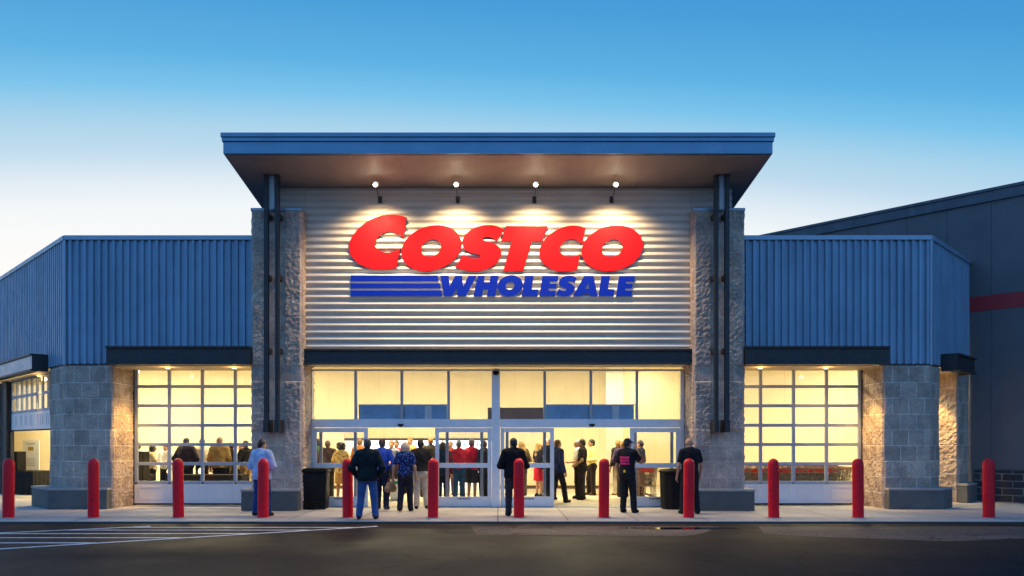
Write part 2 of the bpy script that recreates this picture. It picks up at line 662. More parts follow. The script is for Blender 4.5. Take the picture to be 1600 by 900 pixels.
A0, A1 = gp(0, 858), gp(590, 822.5)
B0, B1 = gp(0, 833), gp(235, 822.5)
da = ((A1[0] - A0[0]) / (A1[1] - A0[1]))
db = ((B1[0] - B0[0]) / (B1[1] - B0[1]))
A00 = (A0[0] - da * 3, A0[1] - 3)
road_line(A00, (A1[0], A1[1]), .11)
road_line((B0[0] - db * 4, B0[1] - 4), B1, .11)
for py in (875, 861, 848.5, 840.5, 834, 828.5, 824.3):
    Y = gp(0, py)[1]
    xr = A0[0] + da * (Y - A0[1]) - .09
    xl = B0[0] + db * (Y - B0[1]) + .09
    if Y < B0[1] - 4:
        xl = xr - 5
    mb.add([(xl, Y - .05, Lz), (xr, Y - .05, Lz), (xr, Y + .05, Lz), (xl, Y + .05, Lz)], [(0, 1, 2, 3)])
struct(mb.build('painted_hatching', M['line']))

# ------------------------------------------------------------------ the store building
B = thing('store_building', 'warehouse club store with grey ribbed wings, stone pillars and a tall sloping entrance roof', 'store', (0, 19, 0))
B.location = (0, 0, 0)
YF = 19.0            # front of the wings
YP = 18.6            # front of the pillars
YD = 20.1            # glass garage doors
YS = 19.5            # shop front
WX = 10.96           # corner of a wing
Z_SILL, Z_WING = 3.665, 6.92


def relief(W, H, split, step=.034, depth=.042, seed=0, courses=.4, colw=.406):
    """a block face in local coords: x 0..W, z 0..H, outside is -y; split(col,row) says which blocks are rough"""
    nx, nz = max(2, int(W / step)), max(2, int(H / step))
    vs, fs = [], []
    for j in range(nz + 1):
        for i in range(nx + 1):
            x, z = W * i / nx, H * j / nz
            c, r = int(min(x, W - 1e-3) / colw), int(min(z, H - 1e-3) / courses)
            fx, fz = (x / colw) % 1, (z / courses) % 1
            edge = min(1, 20 * min(fx, 1 - fx, fz, 1 - fz) + .6)
            y = 0
            if split(c, r):
                p = Vector((x * 13 + seed, z * 13, seed * 1.7))
                v = mnoise.fractal(p, 1.0, 2.0, 4) * .5 + .55
                y = -depth * v * edge - .012
            else:
                y = -.006 * edge - .002 * mnoise.noise(Vector((x * 9, z * 9, seed)))
            if i in (0, nx):
                y = 0
            vs.append((x, y, z))
    for j in range(nz):
        for i in range(nx):
            a = j * (nx + 1) + i
            fs.append((a, a + 1, a + nx + 2, a + nx + 1))
    mb = MB()
    mb.add(vs, fs)
    return mb


def block_wall(name, faces, mat, parent, smooth=False):
    """faces: list of (p0, p1, z0, z1, split, seed); one mesh with UVs in metres"""
    mb, uvs = MB(), []
    for p0, p1, z0, z1, split, seed in faces:
        m, L = wall_frame(p0, p1)
        r = relief(L, z1 - z0, split, seed=seed, depth=.018 if split is PIER else .042)
        uvs += [(v[0], v[2] + z0) for v in r.v]
        r.xf(Matrix.Translation((0, 0, z0)))
        r.xf(m)
        mb.join(r)
    me = bpy.data.meshes.new(name)
    me.from_pydata(mb.v, [], mb.f)
    me.materials.append(mat)
    l = me.uv_layers.new(name='uv')
    l.data.foreach_set('uv', np.array([uvs[lp.vertex_index] for lp in me.loops], dtype=np.float32).ravel())
    o = bpy.data.objects.new(name, me)
    COL.objects.link(o)
    o.parent = parent
    return o


ROUGH = lambda c, r: True
PIER = lambda c, r: (c * 7 + r * 3) % 5 in (1, 3)


def pillar_split(c, r):
    if c == 1:
        return False
    return not (r in (0, 1, 2, 8) or (c == 0 and r in (3, 4)))


def pillar_split_r(c, r):
    if c == 1:
        return False
    return not (r in (0, 1, 2, 3, 8) or (c == 2 and r == 4))


ZP = zat(330, YP)
for s, sp in ((-1, pillar_split), (1, pillar_split_r)):
    xi, xo = s * 4.88, s * 6.10
    x0, x1 = min(xi, xo), max(xi, xo)
    o = block_wall('block_pillar', [((x0, YP), (x1, YP), 0, ZP, sp, 3 + s),
                                    ((x1, YP), (x1, YP + 1.2), 0, ZP, ROUGH, 9 + s),
                                    ((x0, YP + 1.2), (x0, YP), 0, ZP, ROUGH, 15 + s)], M['block'], B)
    cap = MB()
    cap.box(x0 - .03, x1 + .03, YP - .05, YP + 1.2, ZP - .004, ZP + .07)
    cap.build('pillar_cap', M['coping'], o, bevel=.01)
    pl = MB()
    a, b = (x0 - .2, x1 - .02) if s < 0 else (x0 + .02, x1 + .2)
    pl.box(a, b, YP - .24, YP + .6, 0, .47)
    pl.build('plinth', M['plinth'], o, bevel=.02)
    pl = MB()
    pl.box(a - .015, b + .015, YP - .255, YP + .6, .472, .53)
    pl.build('plinth_cap', M['cap'], o, bevel=.012)

# struts that carry the roof, in front of the pillars
SLOPE = math.tan(R(7.5))
ZS0 = 8.335
soff = lambda Y: ZS0 - (Y - 17.25) * SLOPE
for pxs in ((412, 418.5), (429.5, 435.5), (1117, 1123), (1133.5, 1140)):
    mb = MB()
    x0, x1 = xat(pxs[0], 18.2), xat(pxs[1], 18.2)
    zb = zat(672, 18.2)
    mb.box(x0, x1, 18.2, 18.33, zb, soff(18.27) - .003)
    o = mb.build('roof_strut', M['steel'], B, bevel=.008)
    mb = MB()
    mb.box(x0 - .012, x1 + .012, 18.18, YP - .01, zb - .05, zb + .25)
    mb.build('shoe', M['steel'], o, bevel=.008)
    for z in (zb + 1.9, zb + 3.7, zb + 5.2):
        mb = MB()
        mb.box(x0 + .01, x1 - .01, 18.335, YP + .01, z, z + .12)
        mb.build('bracket', M['steel'], o, bevel=.008)
for pxs in ((419, 429), (1123.5, 1133)):
    mb = MB()
    mb.box(xat(pxs[0], 18.3), xat(pxs[1], 18.3), 18.27, 18.30, ZP - .05, soff(18.3) - .003)
    mb.build('strut_web', M['greyalu'], B)

# main roof: sloping slab with stepped fascia and soffit
YB = 23.2
RX = 6.33
mb = MB()
th = .46


def slab(mb, x0, x1, ya, yb, zo_bot, zo_top):
    za, zb = soff(ya), soff(yb)
    mb.add([(x0, ya, za + zo_bot), (x1, ya, za + zo_bot), (x1, yb, zb + zo_bot), (x0, yb, zb + zo_bot),
            (x0, ya, za + zo_top), (x1, ya, za + zo_top), (x1, yb, zb + zo_top), (x0, yb, zb + zo_top)],
           [(0, 3, 2, 1), (4, 5, 6, 7), (0, 1, 5, 4), (1, 2, 6, 5), (2, 3, 7, 6), (3, 0, 4, 7)])


slab(mb, -RX + .04, RX - .04, 17.30, YB - .04, .005, th - .02)
roof = mb.build('entrance_roof', M['fascia'], B)
mb = MB()
slab(mb, -RX, RX, 17.25, 17.297, .0, .27)
slab(mb, -RX - .025, RX + .025, 17.22, 17.297, .273, .36)
slab(mb, -RX - .045, RX + .045, 17.195, 17.297, .363, th)
for s in (-1, 1):
    xa, xb = sorted((s * (RX - .037), s * RX))
    slab(mb, xa, xb, 17.3, YB, 0, .27)
    xa, xb = sorted((s * (RX - .037), s * (RX + .025)))
    slab(mb, xa, xb, 17.3, YB, .273, .36)
    xa, xb = sorted((s * (RX - .037), s * (RX + .045)))
    slab(mb, xa, xb, 17.3, YB, .363, th)
mb.build('fascia', M['fascia'], roof, bevel=.008)
mb = MB()
nb = 22
for i in range(nb):
    x0 = -RX + .045 + (2 * RX - .09) * i / nb
    x1 = -RX + .045 + (2 * RX - .09) * (i + 1) / nb - .003
    slab(mb, x0, x1, 17.302, YB - .05, -.012, .003)
mb.build('soffit', M['soffit'], roof)


# corrugated sign wall (horizontal waves)
def waves(x0, x1, z0, z1, Y, pitch, amp):
    mb = MB()
    n = int((z1 - z0) / pitch * 10)
    vs, fs = [], []
    for j in range(n + 1):
        z = z0 + (z1 - z0) * j / n
        ph = (z / pitch) % 1.0
        y = Y - amp * (0.5 + 0.5 * math.cos(2 * math.pi * ph)) ** .8
        vs += [(x0, y, z), (x1, y, z)]
    for j in range(n):
        fs.append((2 * j, 2 * j + 1, 2 * j + 3, 2 * j + 2))
    mb.add(vs, fs)
    return mb


YW = 18.92
tower_z = soff(YW) - .006
waves(-4.878, 4.878, 4.03, tower_z, YW, .178, .06).build('corrugated_sign_wall', M['galv'], B, smooth='all')
for s in (-1, 1):
    xa, xb = sorted((s * 4.882, s * 5.9))
    waves(xa, xb, ZP - .3, tower_z, YW, .178, .06).build('corrugated_side_wall', M['galv'], B, smooth='all')
    mb = MB()
    xa, xb = sorted((s * 5.9, s * 5.86))
    mb.add([(s * 5.9, YW, 4), (s * 5.9, YB - .3, 4), (s * 5.9, YB - .3, soff(YB - .3) - .006), (s * 5.9, YW, tower_z)], [(0, 1, 2, 3)])
    mb.build('tower_side_wall', M['rib'], B)
mb = MB()
mb.box(-5.9, 5.9, YB - .34, YB - .3, 4, soff(YB - .3) - .05)
mb.build('tower_back_wall', M['rib'], B)
# dark beam over the entrance
mb = MB()
zb0, zb1 = zat(570, 18.72), zat(545.5, 18.72)
mb.box(-4.875, 4.875, 18.72, 18.75, zb0, zb1)
mb.box(-4.875, 4.875, 18.66, 18.72, zb0, zb0 + .045)
mb.box(-4.875, 4.875, 18.66, 18.72, zb1 - .045, zb1)
mb.build('entrance_beam', M['steel'], B, bevel=.004)
mb = MB()
mb.box(-4.875, 4.875, 18.76, YS + .12, zb0 + .03, zb0 + .07)
mb.build('entrance_soffit', M['inwall2'], B)


# ribbed wing cladding (vertical trapezoid ribs) with coping
def ribs(L, z0, z1, pitch=.183, depth=.052):
    prof, x = [], 0.0
    while x < L:
        for dx, y in ((0, 0), (.075, 0), (.095, -depth), (.163, -depth)):
            if x + dx <= L:
                prof.append((x + dx, y))
        x += pitch
    prof.append((L, 0))
    mb = MB()
    vs, fs = [], []
    for x, y in prof:
        vs += [(x, y, z0), (x, y, z1)]
    for i in range(len(prof) - 1):
        fs.append((2 * i, 2 * i + 2, 2 * i + 3, 2 * i + 1))
    mb.add(vs, fs)
    return mb


def cladding(p0, p1, z0, z1):
    m, L = wall_frame(p0, p1)
    o = ribs(L, z0, z1 - .10).xf(m).build('ribbed_cladding', M['rib'], B)
    mb = MB()
    mb.box(-.01, L + .01, -.075, .25, z1 - .12, z1)
    mb.xf(m)
    mb.build('coping', M['coping'], o, bevel=.012)
    mb = MB()
    mb.box(0, L, -.045, -.003, z0 - .02, z0 + .015)
    mb.xf(m)
    mb.build('drip_trim', M['steel'], o)
    return o


CL_FAR = (-19.0, 27.04)
CR_FAR = (13.58, 21.62)
cladding((-WX, YF), (-6.0, YF), Z_SILL, Z_WING)
cladding((6.0, YF), (WX, YF), Z_SILL, Z_WING)
cladding(CL_FAR, (-WX - .005, YF + .005), Z_SILL, Z_WING)
cladding((WX + .005, YF + .005), CR_FAR, Z_SILL, Z_WING)
for s in (-1, 1):      # corner trim strips
    mb = MB()
    mb.tube([(s * (WX + .012), YF - .03, Z_SILL - .02), (s * (WX + .012), YF - .03, Z_WING - .12)], .045, 8)
    mb.build('corner_trim', M['coping'], B)
# roof sheet of the wings
mb = MB()
poly = [(-WX, YF + .2), (WX, YF + .2), (13.5, 21.75), (0, 35.2), (-19, 35.2), (-19, 27.2)]
mb.prism(poly, Z_WING - .35, Z_WING - .25)
mb.build('wing_roof', M['waretrim'], B)

# corner piers
s2 = math.sqrt(.5)
lp_far = (-11.96, 20.0)
rp_far = (11.52, 19.56)
o = block_wall('corner_pier', [(lp_far, (-WX, YF), 0, Z_SILL - .02, PIER, 21), ((-WX, YF), (-9.80, YF), 0, Z_SILL - .02, PIER, 22),
                               ((-9.80, YF), (-9.80, YD), 0, Z_SILL - .02, ROUGH, 23),
                               ((-11.96 + .8 * s2, 20.0 + .8 * s2), lp_far, 0, Z_SILL - .02, ROUGH, 24)], M['pierblock'], B)


def plinth(poly, parent):
    MB().prism(poly, 0, .47).build('plinth', M['plinth'], parent, bevel=.02)
    c = (sum(p[0] for p in poly) / len(poly), sum(p[1] for p in poly) / len(poly))
    q = [(c[0] + (x - c[0]) * 1.012, c[1] + (y - c[1]) * 1.012) for x, y in poly]
    MB().prism(q, .472, .53).build('plinth_cap', M['cap'], parent, bevel=.012)


plinth([(-9.82, 18.8), (-9.82, 19.35), (-11.3, 19.35), (-11.95, 20.2), (-12.40, 19.9), (-11.3, 18.8)], o)
o = block_wall('corner_pier', [((9.80, YF), (WX, YF), 0, Z_SILL - .02, PIER, 31), ((WX, YF), rp_far, 0, Z_SILL - .02, PIER, 32),
                               ((9.80, YD), (9.80, YF), 0, Z_SILL - .02, ROUGH, 33),
                               (rp_far, (11.52 - .8 * s2, 19.56 + .8 * s2), 0, Z_SILL - .02, ROUGH, 34)], M['pierblock'], B)
plinth([(9.82, 19.35), (9.82, 18.8), (11.2, 18.8), (11.72, 19.3), (11.4, 19.75), (10.9, 19.35)], o)
# far pier of the right chamfer
q0 = (12.82, 20.86)
o = block_wall('corner_pier', [(q0, CR_FAR, 0, Z_SILL - .02, PIER, 41), ((q0[0] - 1.3 * s2, q0[1] + 1.3 * s2), q0, 0, Z_SILL - .02, ROUGH, 42)], M['pierblock'], B)
pp = [(12.80, 20.83), (12.96, 20.66), (13.70, 21.40), (13.62, 21.70)]
plinth(pp, o)
# far pier of the left chamfer
t0, t1 = 4.5, 7.03
l0, l1 = (-11.96 - t0, 20 + t0), (-11.96 - t1, 20 + t1)
block_wall('corner_pier', [(l1, l0, 0, Z_SILL - .02, PIER, 51), (l0, (l0[0] + .3 * s2, l0[1] + .3 * s2), 0, Z_SILL - .02, ROUGH, 52)], M['pierblock'], B)
mb = MB()
m, L = wall_frame(l1, l0)
mb.box(L + .02, L + .86, .14, .26, 0, 3.62)
mb.xf(m)
mb.build('door_track_post', M['steel'], B)

# soffits of the door recesses
for s in (-1, 1):
    mb = MB()
    xa, xb = sorted((s * 6.0, s * 9.79))
    mb.box(xa, xb, YF + .01, YD + .15, Z_SILL - .045, Z_SILL - .022)
    mb.build('recess_soffit', M['inwall2'], B)
    mb = MB()
    xa, xb = sorted((s * 5.0, s * 6.2))
    mb.box(xa, xb, YD - .1, YD + .12, 0, Z_SILL - .05)
    mb.build('recess_wall', M['inwall2'], B)


# flat steel canopies above the openings
def canopy(p0, p1, proj, z0, z1):
    m, L = wall_frame(p0, p1)
    mb = MB()
    mb.box(0, L, -proj, -proj + .03, z0, z1)
    mb.box(0, .03, -proj + .031, -.045, z0, z1)
    mb.box(L - .03, L, -proj + .031, -.045, z0, z1)
    mb.box(.031, L - .031, -proj + .031, -.045, z0 + .1, z0 + .13)
    mb.box(.031, L - .031, -proj + .031, -.045, z1 - .05, z1 - .02)
    mb.box(0, L, -proj - .05, -proj - .002, z1 - .05, z1)
    mb.box(0, L, -proj - .05, -proj - .002, z0, z0 + .05)
    mb.xf(m)
    return mb.build('door_canopy', M['steel'], B)


canopy((-9.68, YF), (-6.12, YF), .5, 3.60, 4.06)
canopy((6.12, YF), (9.68, YF), .5, 3.60, 4.06)
o = canopy((-16.3, 24.34), lp_far, .42, 3.56, 4.02)
m, L = wall_frame((-16.3, 24.34), lp_far)
mb = MB()
mb.box(.005, L - .005, -.43, -.422, 3.615, 3.965)  # added pale plate, its colour stands for sky reflected on the canopy front
mb.xf(m)
mb.build('sky_sheen_plate', M['coping'], o)
canopy(rp_far, (12.75, 20.79), .42, 3.53, 3.98)
mb = MB()
m, L = wall_frame(lp_far, (-16.4, 24.44))
mb.add([(0, -.03, Z_SILL - .03), (L, -.03, Z_SILL - .03), (L, -1.0, Z_SILL - .03), (0, -1.0, Z_SILL - .03)], [(0, 1, 2, 3)])
mb.xf(m)
mb.build('recess_soffit', M['inwall2'], B)
mb = MB()
m, L = wall_frame(rp_far, q0)
mb.box(0, L, .02, 1.3, Z_SILL - .06, Z_SILL - .03)
mb.xf(m)
mb.build('recess_soffit', M['inwall2'], B)


# sectional glass doors
def sectional(mat4, xs, zs, solid_top, z_bot, name='sectional_door'):
    """local: x along, z up, outside -y"""
    w = .085
    mb = MB()
    for x in xs:
        mb.box(x - w / 2, x + w / 2, -.03, .03, solid_top, zs[-1])
    for z in zs:
        for a, b in zip(xs[:-1], xs[1:]):
            mb.box(a + w / 2, b - w / 2, -.028, .028, z - w / 2, z + w / 2)
    mb.xf(mat4)
    o = mb.build(name, M['doorframe'], B, bevel=.006)
    mb = MB()
    mb.box(xs[0] - w / 2, xs[-1] + w / 2, -.03, .03, z_bot, solid_top - w / 2 - .003)
    zc0, zc1 = z_bot + .10, solid_top - w / 2 - .07
    for a, b in zip(xs[:-1], xs[1:]):
        p0, p1 = a + .09, b - .09
        for q in ((p0, p1, zc0, zc0 + .018), (p0, p1, zc1 - .018, zc1), (p0, p0 + .018, zc0 + .02, zc1 - .02), (p1 - .018, p1, zc0 + .02, zc1 - .02)):
            mb.box(q[0], q[1], -.042, -.032, q[2], q[3])
    mb.xf(mat4)
    mb.build('bottom_panel', M['alu'], o)
    mb = MB()
    mb.box(xs[0] - w / 2, xs[-1] + w / 2, -.02, .02, z_bot - .045, z_bot - .004)
    mb.xf(mat4)
    mb.build('bottom_seal', M['rubber'], o)
    for a, b in ((xs[0] - w / 2 - .09, xs[0] - w / 2 - .004), (xs[-1] + w / 2 + .004, xs[-1] + w / 2 + .09)):
        mb = MB()
        mb.box(a, b, -.05, .05, 0, zs[-1] + .02)
        mb.xf(mat4)
        mb.build('track', M['steel'], o)
    mb = MB()
    for a, b in zip(xs[:-1], xs[1:]):
        for c, d in zip(zs[:-1], zs[1:]):
            mb.add([(a, 0, c), (b, 0, c), (b, 0, d), (a, 0, d)], [(0, 1, 2, 3)])
    mb.xf(mat4)
    mb.build('glass_pane', M['glass'], o)
    return o


zs = [zat(y, YD) for y in (754, 724.5, 694.5, 664.5, 634, 604, 574)]
sectional(Matrix.Translation((0, YD, 0)), [-9.80 + .10 + .885 * i for i in range(5)], zs, zs[0], .05)
sectional(Matrix.Translation((0, YD, 0)), [9.70 - .885 * (4 - i) for i in range(5)], zs, zs[0], .05)
# left chamfer: door half raised
m, L = wall_frame(l0, lp_far)
inn = Matrix.Translation((0, .28, 0))
xs = [1.05 + (L - 1.15) * i / 9 for i in range(10)]
sectional(m @ inn, xs, [2.62, 3.10, 3.60], 2.62, 2.07)
# right chamfer: door at the back of its recess
m, L = wall_frame(rp_far, q0)
sectional(m @ Matrix.Translation((0, 1.25, 0)), [.1 + (L - .2) * i / 2 for i in range(3)], [.6, 1.1, 1.6, 2.1, 2.6, 3.1, 3.6], .6, .05)

# ------------------------------------------------------------------ shop front
zt0, zt1, ztop = zat(668, YS), zat(655, YS), zat(577, YS)
X = lambda px: xat(px, YS)
mb = MB()
mb.box(X(483), X(489), YS - .05, YS + .06, 0, ztop)
mb.box(X(1062.5), X(1068), YS - .05, YS + .06, 0, ztop)
for a, b in ((489.3, 768), (781.5, 1062.2)):
    mb.box(X(a), X(b), YS - .065, YS + .08, zt0, zt1)
    mb.box(X(a), X(b), YS - .045, YS + .05, ztop - .05, ztop)
sf = mb.build('shop_front_frame', M['alu'], B, bevel=.005)
mb = MB()
mb.box(X(768.3), X(781.2), YS - .10, YS + .1, 0, ztop - .06)
mb.build('centre_post', M['alu'], B, bevel=.008)
for p in (556, 628, 701, 851, 923, 995):
    mb = MB()
    mb.box(X(p) - .035, X(p) + .035, YS - .045, YS + .045, zt1 + .003, ztop - .053)
    mb.build('mullion', M['greyalu'], sf, bevel=.004)
mb = MB()
cuts = [489.5, 556, 628, 701, 768]
cuts2 = [781.5, 851, 923, 995, 1062]
for cc in (cuts, cuts2):
    for a, b in zip(cc[:-1], cc[1:]):
        mb.add([(X(a), YS, zt1), (X(b), YS, zt1), (X(b), YS, ztop - .04), (X(a), YS, ztop - .04)], [(0, 1, 2, 3)])
mb.build('glass_pane', M['glass'], sf)
for a, b in ((559, 698), (854, 992)):       # blue panels behind the lower fanlights, painted as reflected sky
    mb = MB()
    mb.box(X(a), X(b), YS + .13, YS + .2, zt1 - .05, zat(633, YS))
    o = mb.build('sky_reflection_panel', M['skyreflection'], B)
    mb = MB()
    mb.box(X(a) - .02, X(b) + .02, YS + .12, YS + .21, zat(633, YS) + .003, zat(633, YS) + .03)
    mid = (a + b) / 2
    mb.box(X(mid + 40) - .09, X(mid + 40) + .09, YS + .115, YS + .127, zt1 - .02, zat(633, YS) - .01)  # pale upright strip, part of the painted reflection
    mb.build('reflection_trim', M['alu'], o)
for p in (626.5, 924.5):
    mb = MB()
    mb.lathe([(.015, -.07), (.05, -.055), (.075, -.02), (.08, 0)], 14)
    mb.xf(Matrix.Translation((X(p), YS - .09, zt0 + .09)))
    mb.build('door_sensor', M['black'], B, smooth=True)


def door_leaf(x0, x1, Y, name, stile=.10, rail=.27, mat='alu'):
    z1 = zt0 - .012
    zm = 1.08
    mb = MB()
    mb.box(x0, x0 + stile, Y - .025, Y + .025, .012, z1)
    mb.box(x1 - stile, x1, Y - .025, Y + .025, .012, z1)
    mb.box(x0 + stile + .001, x1 - stile - .001, Y - .024, Y + .024, .012, rail)
    mb.box(x0 + stile + .001, x1 - stile - .001, Y - .024, Y + .024, zm - .06, zm + .06)
    mb.box(x0 + stile + .001, x1 - stile - .001, Y - .024, Y + .024, z1 - .11, z1)
    o = mb.build(name, M[mat], B, bevel=.004)
    mb = MB()
    for a, b in ((rail, zm - .06), (zm + .06, z1 - .11)):
        mb.add([(x0 + stile, Y, a), (x1 - stile, Y, a), (x1 - stile, Y, b), (x0 + stile, Y, b)], [(0, 1, 2, 3)])
    mb.build('door_glass', M['glass'], o)
    return o


for f0, f1, b0, b1 in ((489.3, 575, 498, 557), (680, 768, 696, 755), (782, 865.5, 790, 853.5), (984, 1062, 991, 1053)):
    o = door_leaf(X(f0), X(f1), YS - .01, 'fixed_door_panel')
    mb = MB()
    c = (X(f0) + X(f1)) / 2 + .02
    for i in range(9):
        mb.box(c - .17 + i * .036, c - .17 + i * .036 + .02 + .008 * (i % 3), YS - .0385, YS - .0362, .20, .228)
    mb.build('dark_marking', M['gasket'], o)
    door_leaf(X(b0), X(b1), YS + .075, 'sliding_door', .08, .2, 'greyalu')
mb = MB()
mb.box(X(489), X(1062), YS - .1, YS + .15, .0005, .010)
mb.build('threshold', M['greyalu'], B)

# ------------------------------------------------------------------ inside
YI = 27.0
ZC = 4.7
mb = MB()
poly = [(-4.9, YS + .05), (4.9, YS + .05), (6.2, YD + .1), (9.9, YD + .1), (12.3, 22.9), (8.25, 27.0), (0, 36.5), (-9, 36.5), (-19.5, 27.5), (-12, 20.2), (-9.9, YD + .1), (-6.2, YD + .1)]
mb.add([(x, y, .004) for x, y in poly], [tuple(range(len(poly)))])
struct(mb.build('floor', M['floor']))
mb = MB()
cpoly = [(-WX, YF + .15), (WX, YF + .15), (13.4, 21.75), (8.25, 27.05), (5.0, 30.3), (0, 36.5), (-9, 36.5), (-19.3, 27.4)]
mb.prism(cpoly, ZC, ZC + .08)
mb.build('ceiling', M['white'], B)
xo0, xo1 = -5.55, -.2
mb = MB()
mb.box(-19.5, xo0, YI, YI + .15, 0, ZC - .002)
mb.box(xo1, 3.9, YI, YI + .15, 0, ZC - .002)
mb.box(xo0, xo1, YI, YI + .15, 2.4, ZC - .002)
o = mb.build('back_wall', M['inwall'], B)
mb = MB()
mb.box(xo1, 3.9, YI - .02, YI - .003, 0, .12)
mb.box(-19, xo0, YI - .02, YI - .003, 0, .12)
mb.build('skirting', M['brown'], o)
mb = MB()
zsh = zat(684.5, YI)
n = 7
for i in range(n):
    za, zb = zsh + (2.45 - zsh) * i / n, zsh + (2.45 - zsh) * (i + 1) / n
    mb.box(xo0 + .01, xo1 - .01, YI + .03, YI + .06, za + .004, zb - .004)
o = mb.build('roller_shutter', M['shutter'], B)
mb = MB()
mb.box(xo0 + .01, xo1 - .01, YI + .01, YI + .08, zsh - .09, zsh)
mb.build('bottom_bar', M['gasket'], o)
mb = MB()
mb.box(3.75, 3.9, YI + .151, 30.2, 0, ZC - .002)
mb.box(3.75, 5.5, 30.2, 30.3, 0, ZC - .002)
mb.build('recess_partition', M['white'], B)
mb = MB()
mb.box(-9, .5, 36.2, 36.3, 0, ZC - .002)
mb.box(.4, .5, YI + .2, 36.19, 0, ZC - .002)
mb.box(-9.1, -9.0, YI + .2, 36.19, 0, ZC - .002)
mb.build('shop_wall', M['white'], B)
m, L = wall_frame((5.0, 30.25), (13.5, 21.75))
mb = MB()
mb.box(0, L, 0, .1, 0, ZC - .002)
mb.xf(m)
mb.build('diagonal_wall', M['inwall'], B)
mb = MB()
mb.box(xat(762, 22.5), xat(852, 22.5), 22.4, 22.7, zat(656, 22.5), zat(637, 22.5))
mb.build('hanging_header', M['brown'], B, bevel=.01)
# wall behind the wings' inner faces
for a in (-6.2, 4.95):
    mb = MB()
    mb.box(a, a + 1.25, YS + .2, YD - .101, 0, Z_SILL)
    mb.build('inner_jamb', M['inwall'], B)


def light(name, kind, loc, energy, color, rot=(0, 0, 0), parent=None, **kw):
    l = bpy.data.lights.new(name, kind)
    l.energy = energy
    l.color = color
    for k, v in kw.items():
        setattr(l, k, v)
    o = bpy.data.objects.new(name, l)
    o.location = loc
    o.rotation_euler = rot
    COL.objects.link(o)
    if parent:
        o.parent = parent
    return o


WARM = (1.0, .86, .50)
spots = [(-14.4, 23.6, 'long warm ceiling lamp inside the left corner doorway'),
         (-11.2, 23.8, 'long warm ceiling lamp inside the left glass garage door, nearer its outer side'),
         (-7.6, 23.8, 'long warm ceiling lamp inside the left glass garage door, nearer the stone pillar'),
         (-2.9, 22.9, 'long warm ceiling lamp inside the left entrance bay'),
         (2.2, 22.9, 'long warm ceiling lamp inside the right entrance bay'),
         (7.0, 22.6, 'long warm ceiling lamp over the shopping carts behind the right garage door'),
         (9.9, 21.9, 'long warm ceiling lamp at the outer end of the right garage door'),
         (4.4, 28.6, 'long warm ceiling lamp in the pale recess behind the right entrance'),
         (-2.8, 31.5, 'long bright ceiling lamp in the shop beyond the roller shutter')]
for i, (x, y, lab) in enumerate(spots):
    t = thing('ceiling_light', lab, 'lamp', (x, y, ZC - .075), 0, 'ceiling lamps inside the store')
    mb = MB()
    mb.box(-.75, .75, -.11, .11, 0, .06)
    mb.build('housing', M['alu'], t, bevel=.01)
    mb = MB()
    mb.box(-.73, .73, -.09, .09, -.025, -.002)
    mb.build('diffuser', M['ceil'], t)
    e = {0: 560, 3: 700, 4: 640, 8: 1100}.get(i, 310)
    if i == 7:
        e = 130
    light('ceiling_lamp', 'AREA', (0, 0, -.06), e, WARM if i != 8 else (1, .95, .88), (0, 0, 0), t, shape='RECTANGLE', size=1.6, size_y=.5)

# bracket lamp seen through the top left pane of the left garage door
t = thing('wall_lamp', 'small glaring lamp seen through the top left pane of the left glass garage door', 'lamp', at(210, 581, 22.5))
MB().lathe([(.03, -.05), (.11, -.02), (.13, .03), (.05, .07)], 14).build('bulb', M['lamp'], t, smooth=True)
mb = MB()
mb.tube([(0, 0, .07), (0, 0, ZC - t.location.z - .002)], .015, 6)
mb.build('stem', M['steel'], t)

# ------------------------------------------------------------------ main warehouse behind, at 45 degrees
Wh = thing('warehouse', 'large dark grey warehouse hall with a red stripe behind the right wing', 'warehouse', (20, 15.25, 0))
Wh.location = (0, 0, 0)
ZW = zat(302, 21.65)
w0, w1 = (0.0, 35.25), (24.0, 11.25)
m, L = wall_frame(w0, w1)
mb = MB()
pw = 1.1
k = 0
x = 19.3
segs = []
sx = 0.0
while sx < L:
    segs.append((sx, min(L, sx + pw)))
    sx += pw
for a, b in segs:
    mb.box(a + .004, b - .004, 0, .12, 4.7 if b < 19.2 else .9, ZW - .3)
mb.box(0, L, .02, .14, .5, ZW - .3)
mb.xf(m)
wo = mb.build('wall', M['ware'], Wh)
mb = MB()
mb.box(0, L, -.06, .4, ZW - .36, ZW - .08)
mb.box(0, L, -.10, .4, ZW - .078, ZW)
mb.xf(m)
mb.build('roof_trim', M['waretrim'], Wh)
mb = MB()
mb.box(17.0, L, -.012, -.002, 5.44, 5.86)
mb.xf(m)
mb.build('red_stripe', M['stripe'], Wh)
mb = MB()
mb.box(19.4, L, -.07, .1, 0, .88)
mb.build('block_base', M['darkblock'], Wh, uv=lambda c: (c.x + c.y, c.z)).matrix_world = m
mb = MB()
m_, = (m,)
mb.add([(0, .1, ZW - .3), (L, .1, ZW - .3), (L, 45, ZW + .3), (0, 45, ZW + .3)], [(0, 1, 2, 3)])
mb.xf(m)
mb.build('roof', M['waretrim'], Wh)
mb = MB()
mb.box(0, L, 44.9, 45, 0, ZW)
mb.box(L - .1, L, .2, 44.8, 0, ZW)
mb.xf(m)
mb.build('rear_wall', M['ware'], Wh)

# ------------------------------------------------------------------ the sign
S = thing('store_sign', 'large red and blue raised letter sign with three blue stripes on the corrugated wall', 'sign', (0, 18.8, 5.6))
YL = 18.835


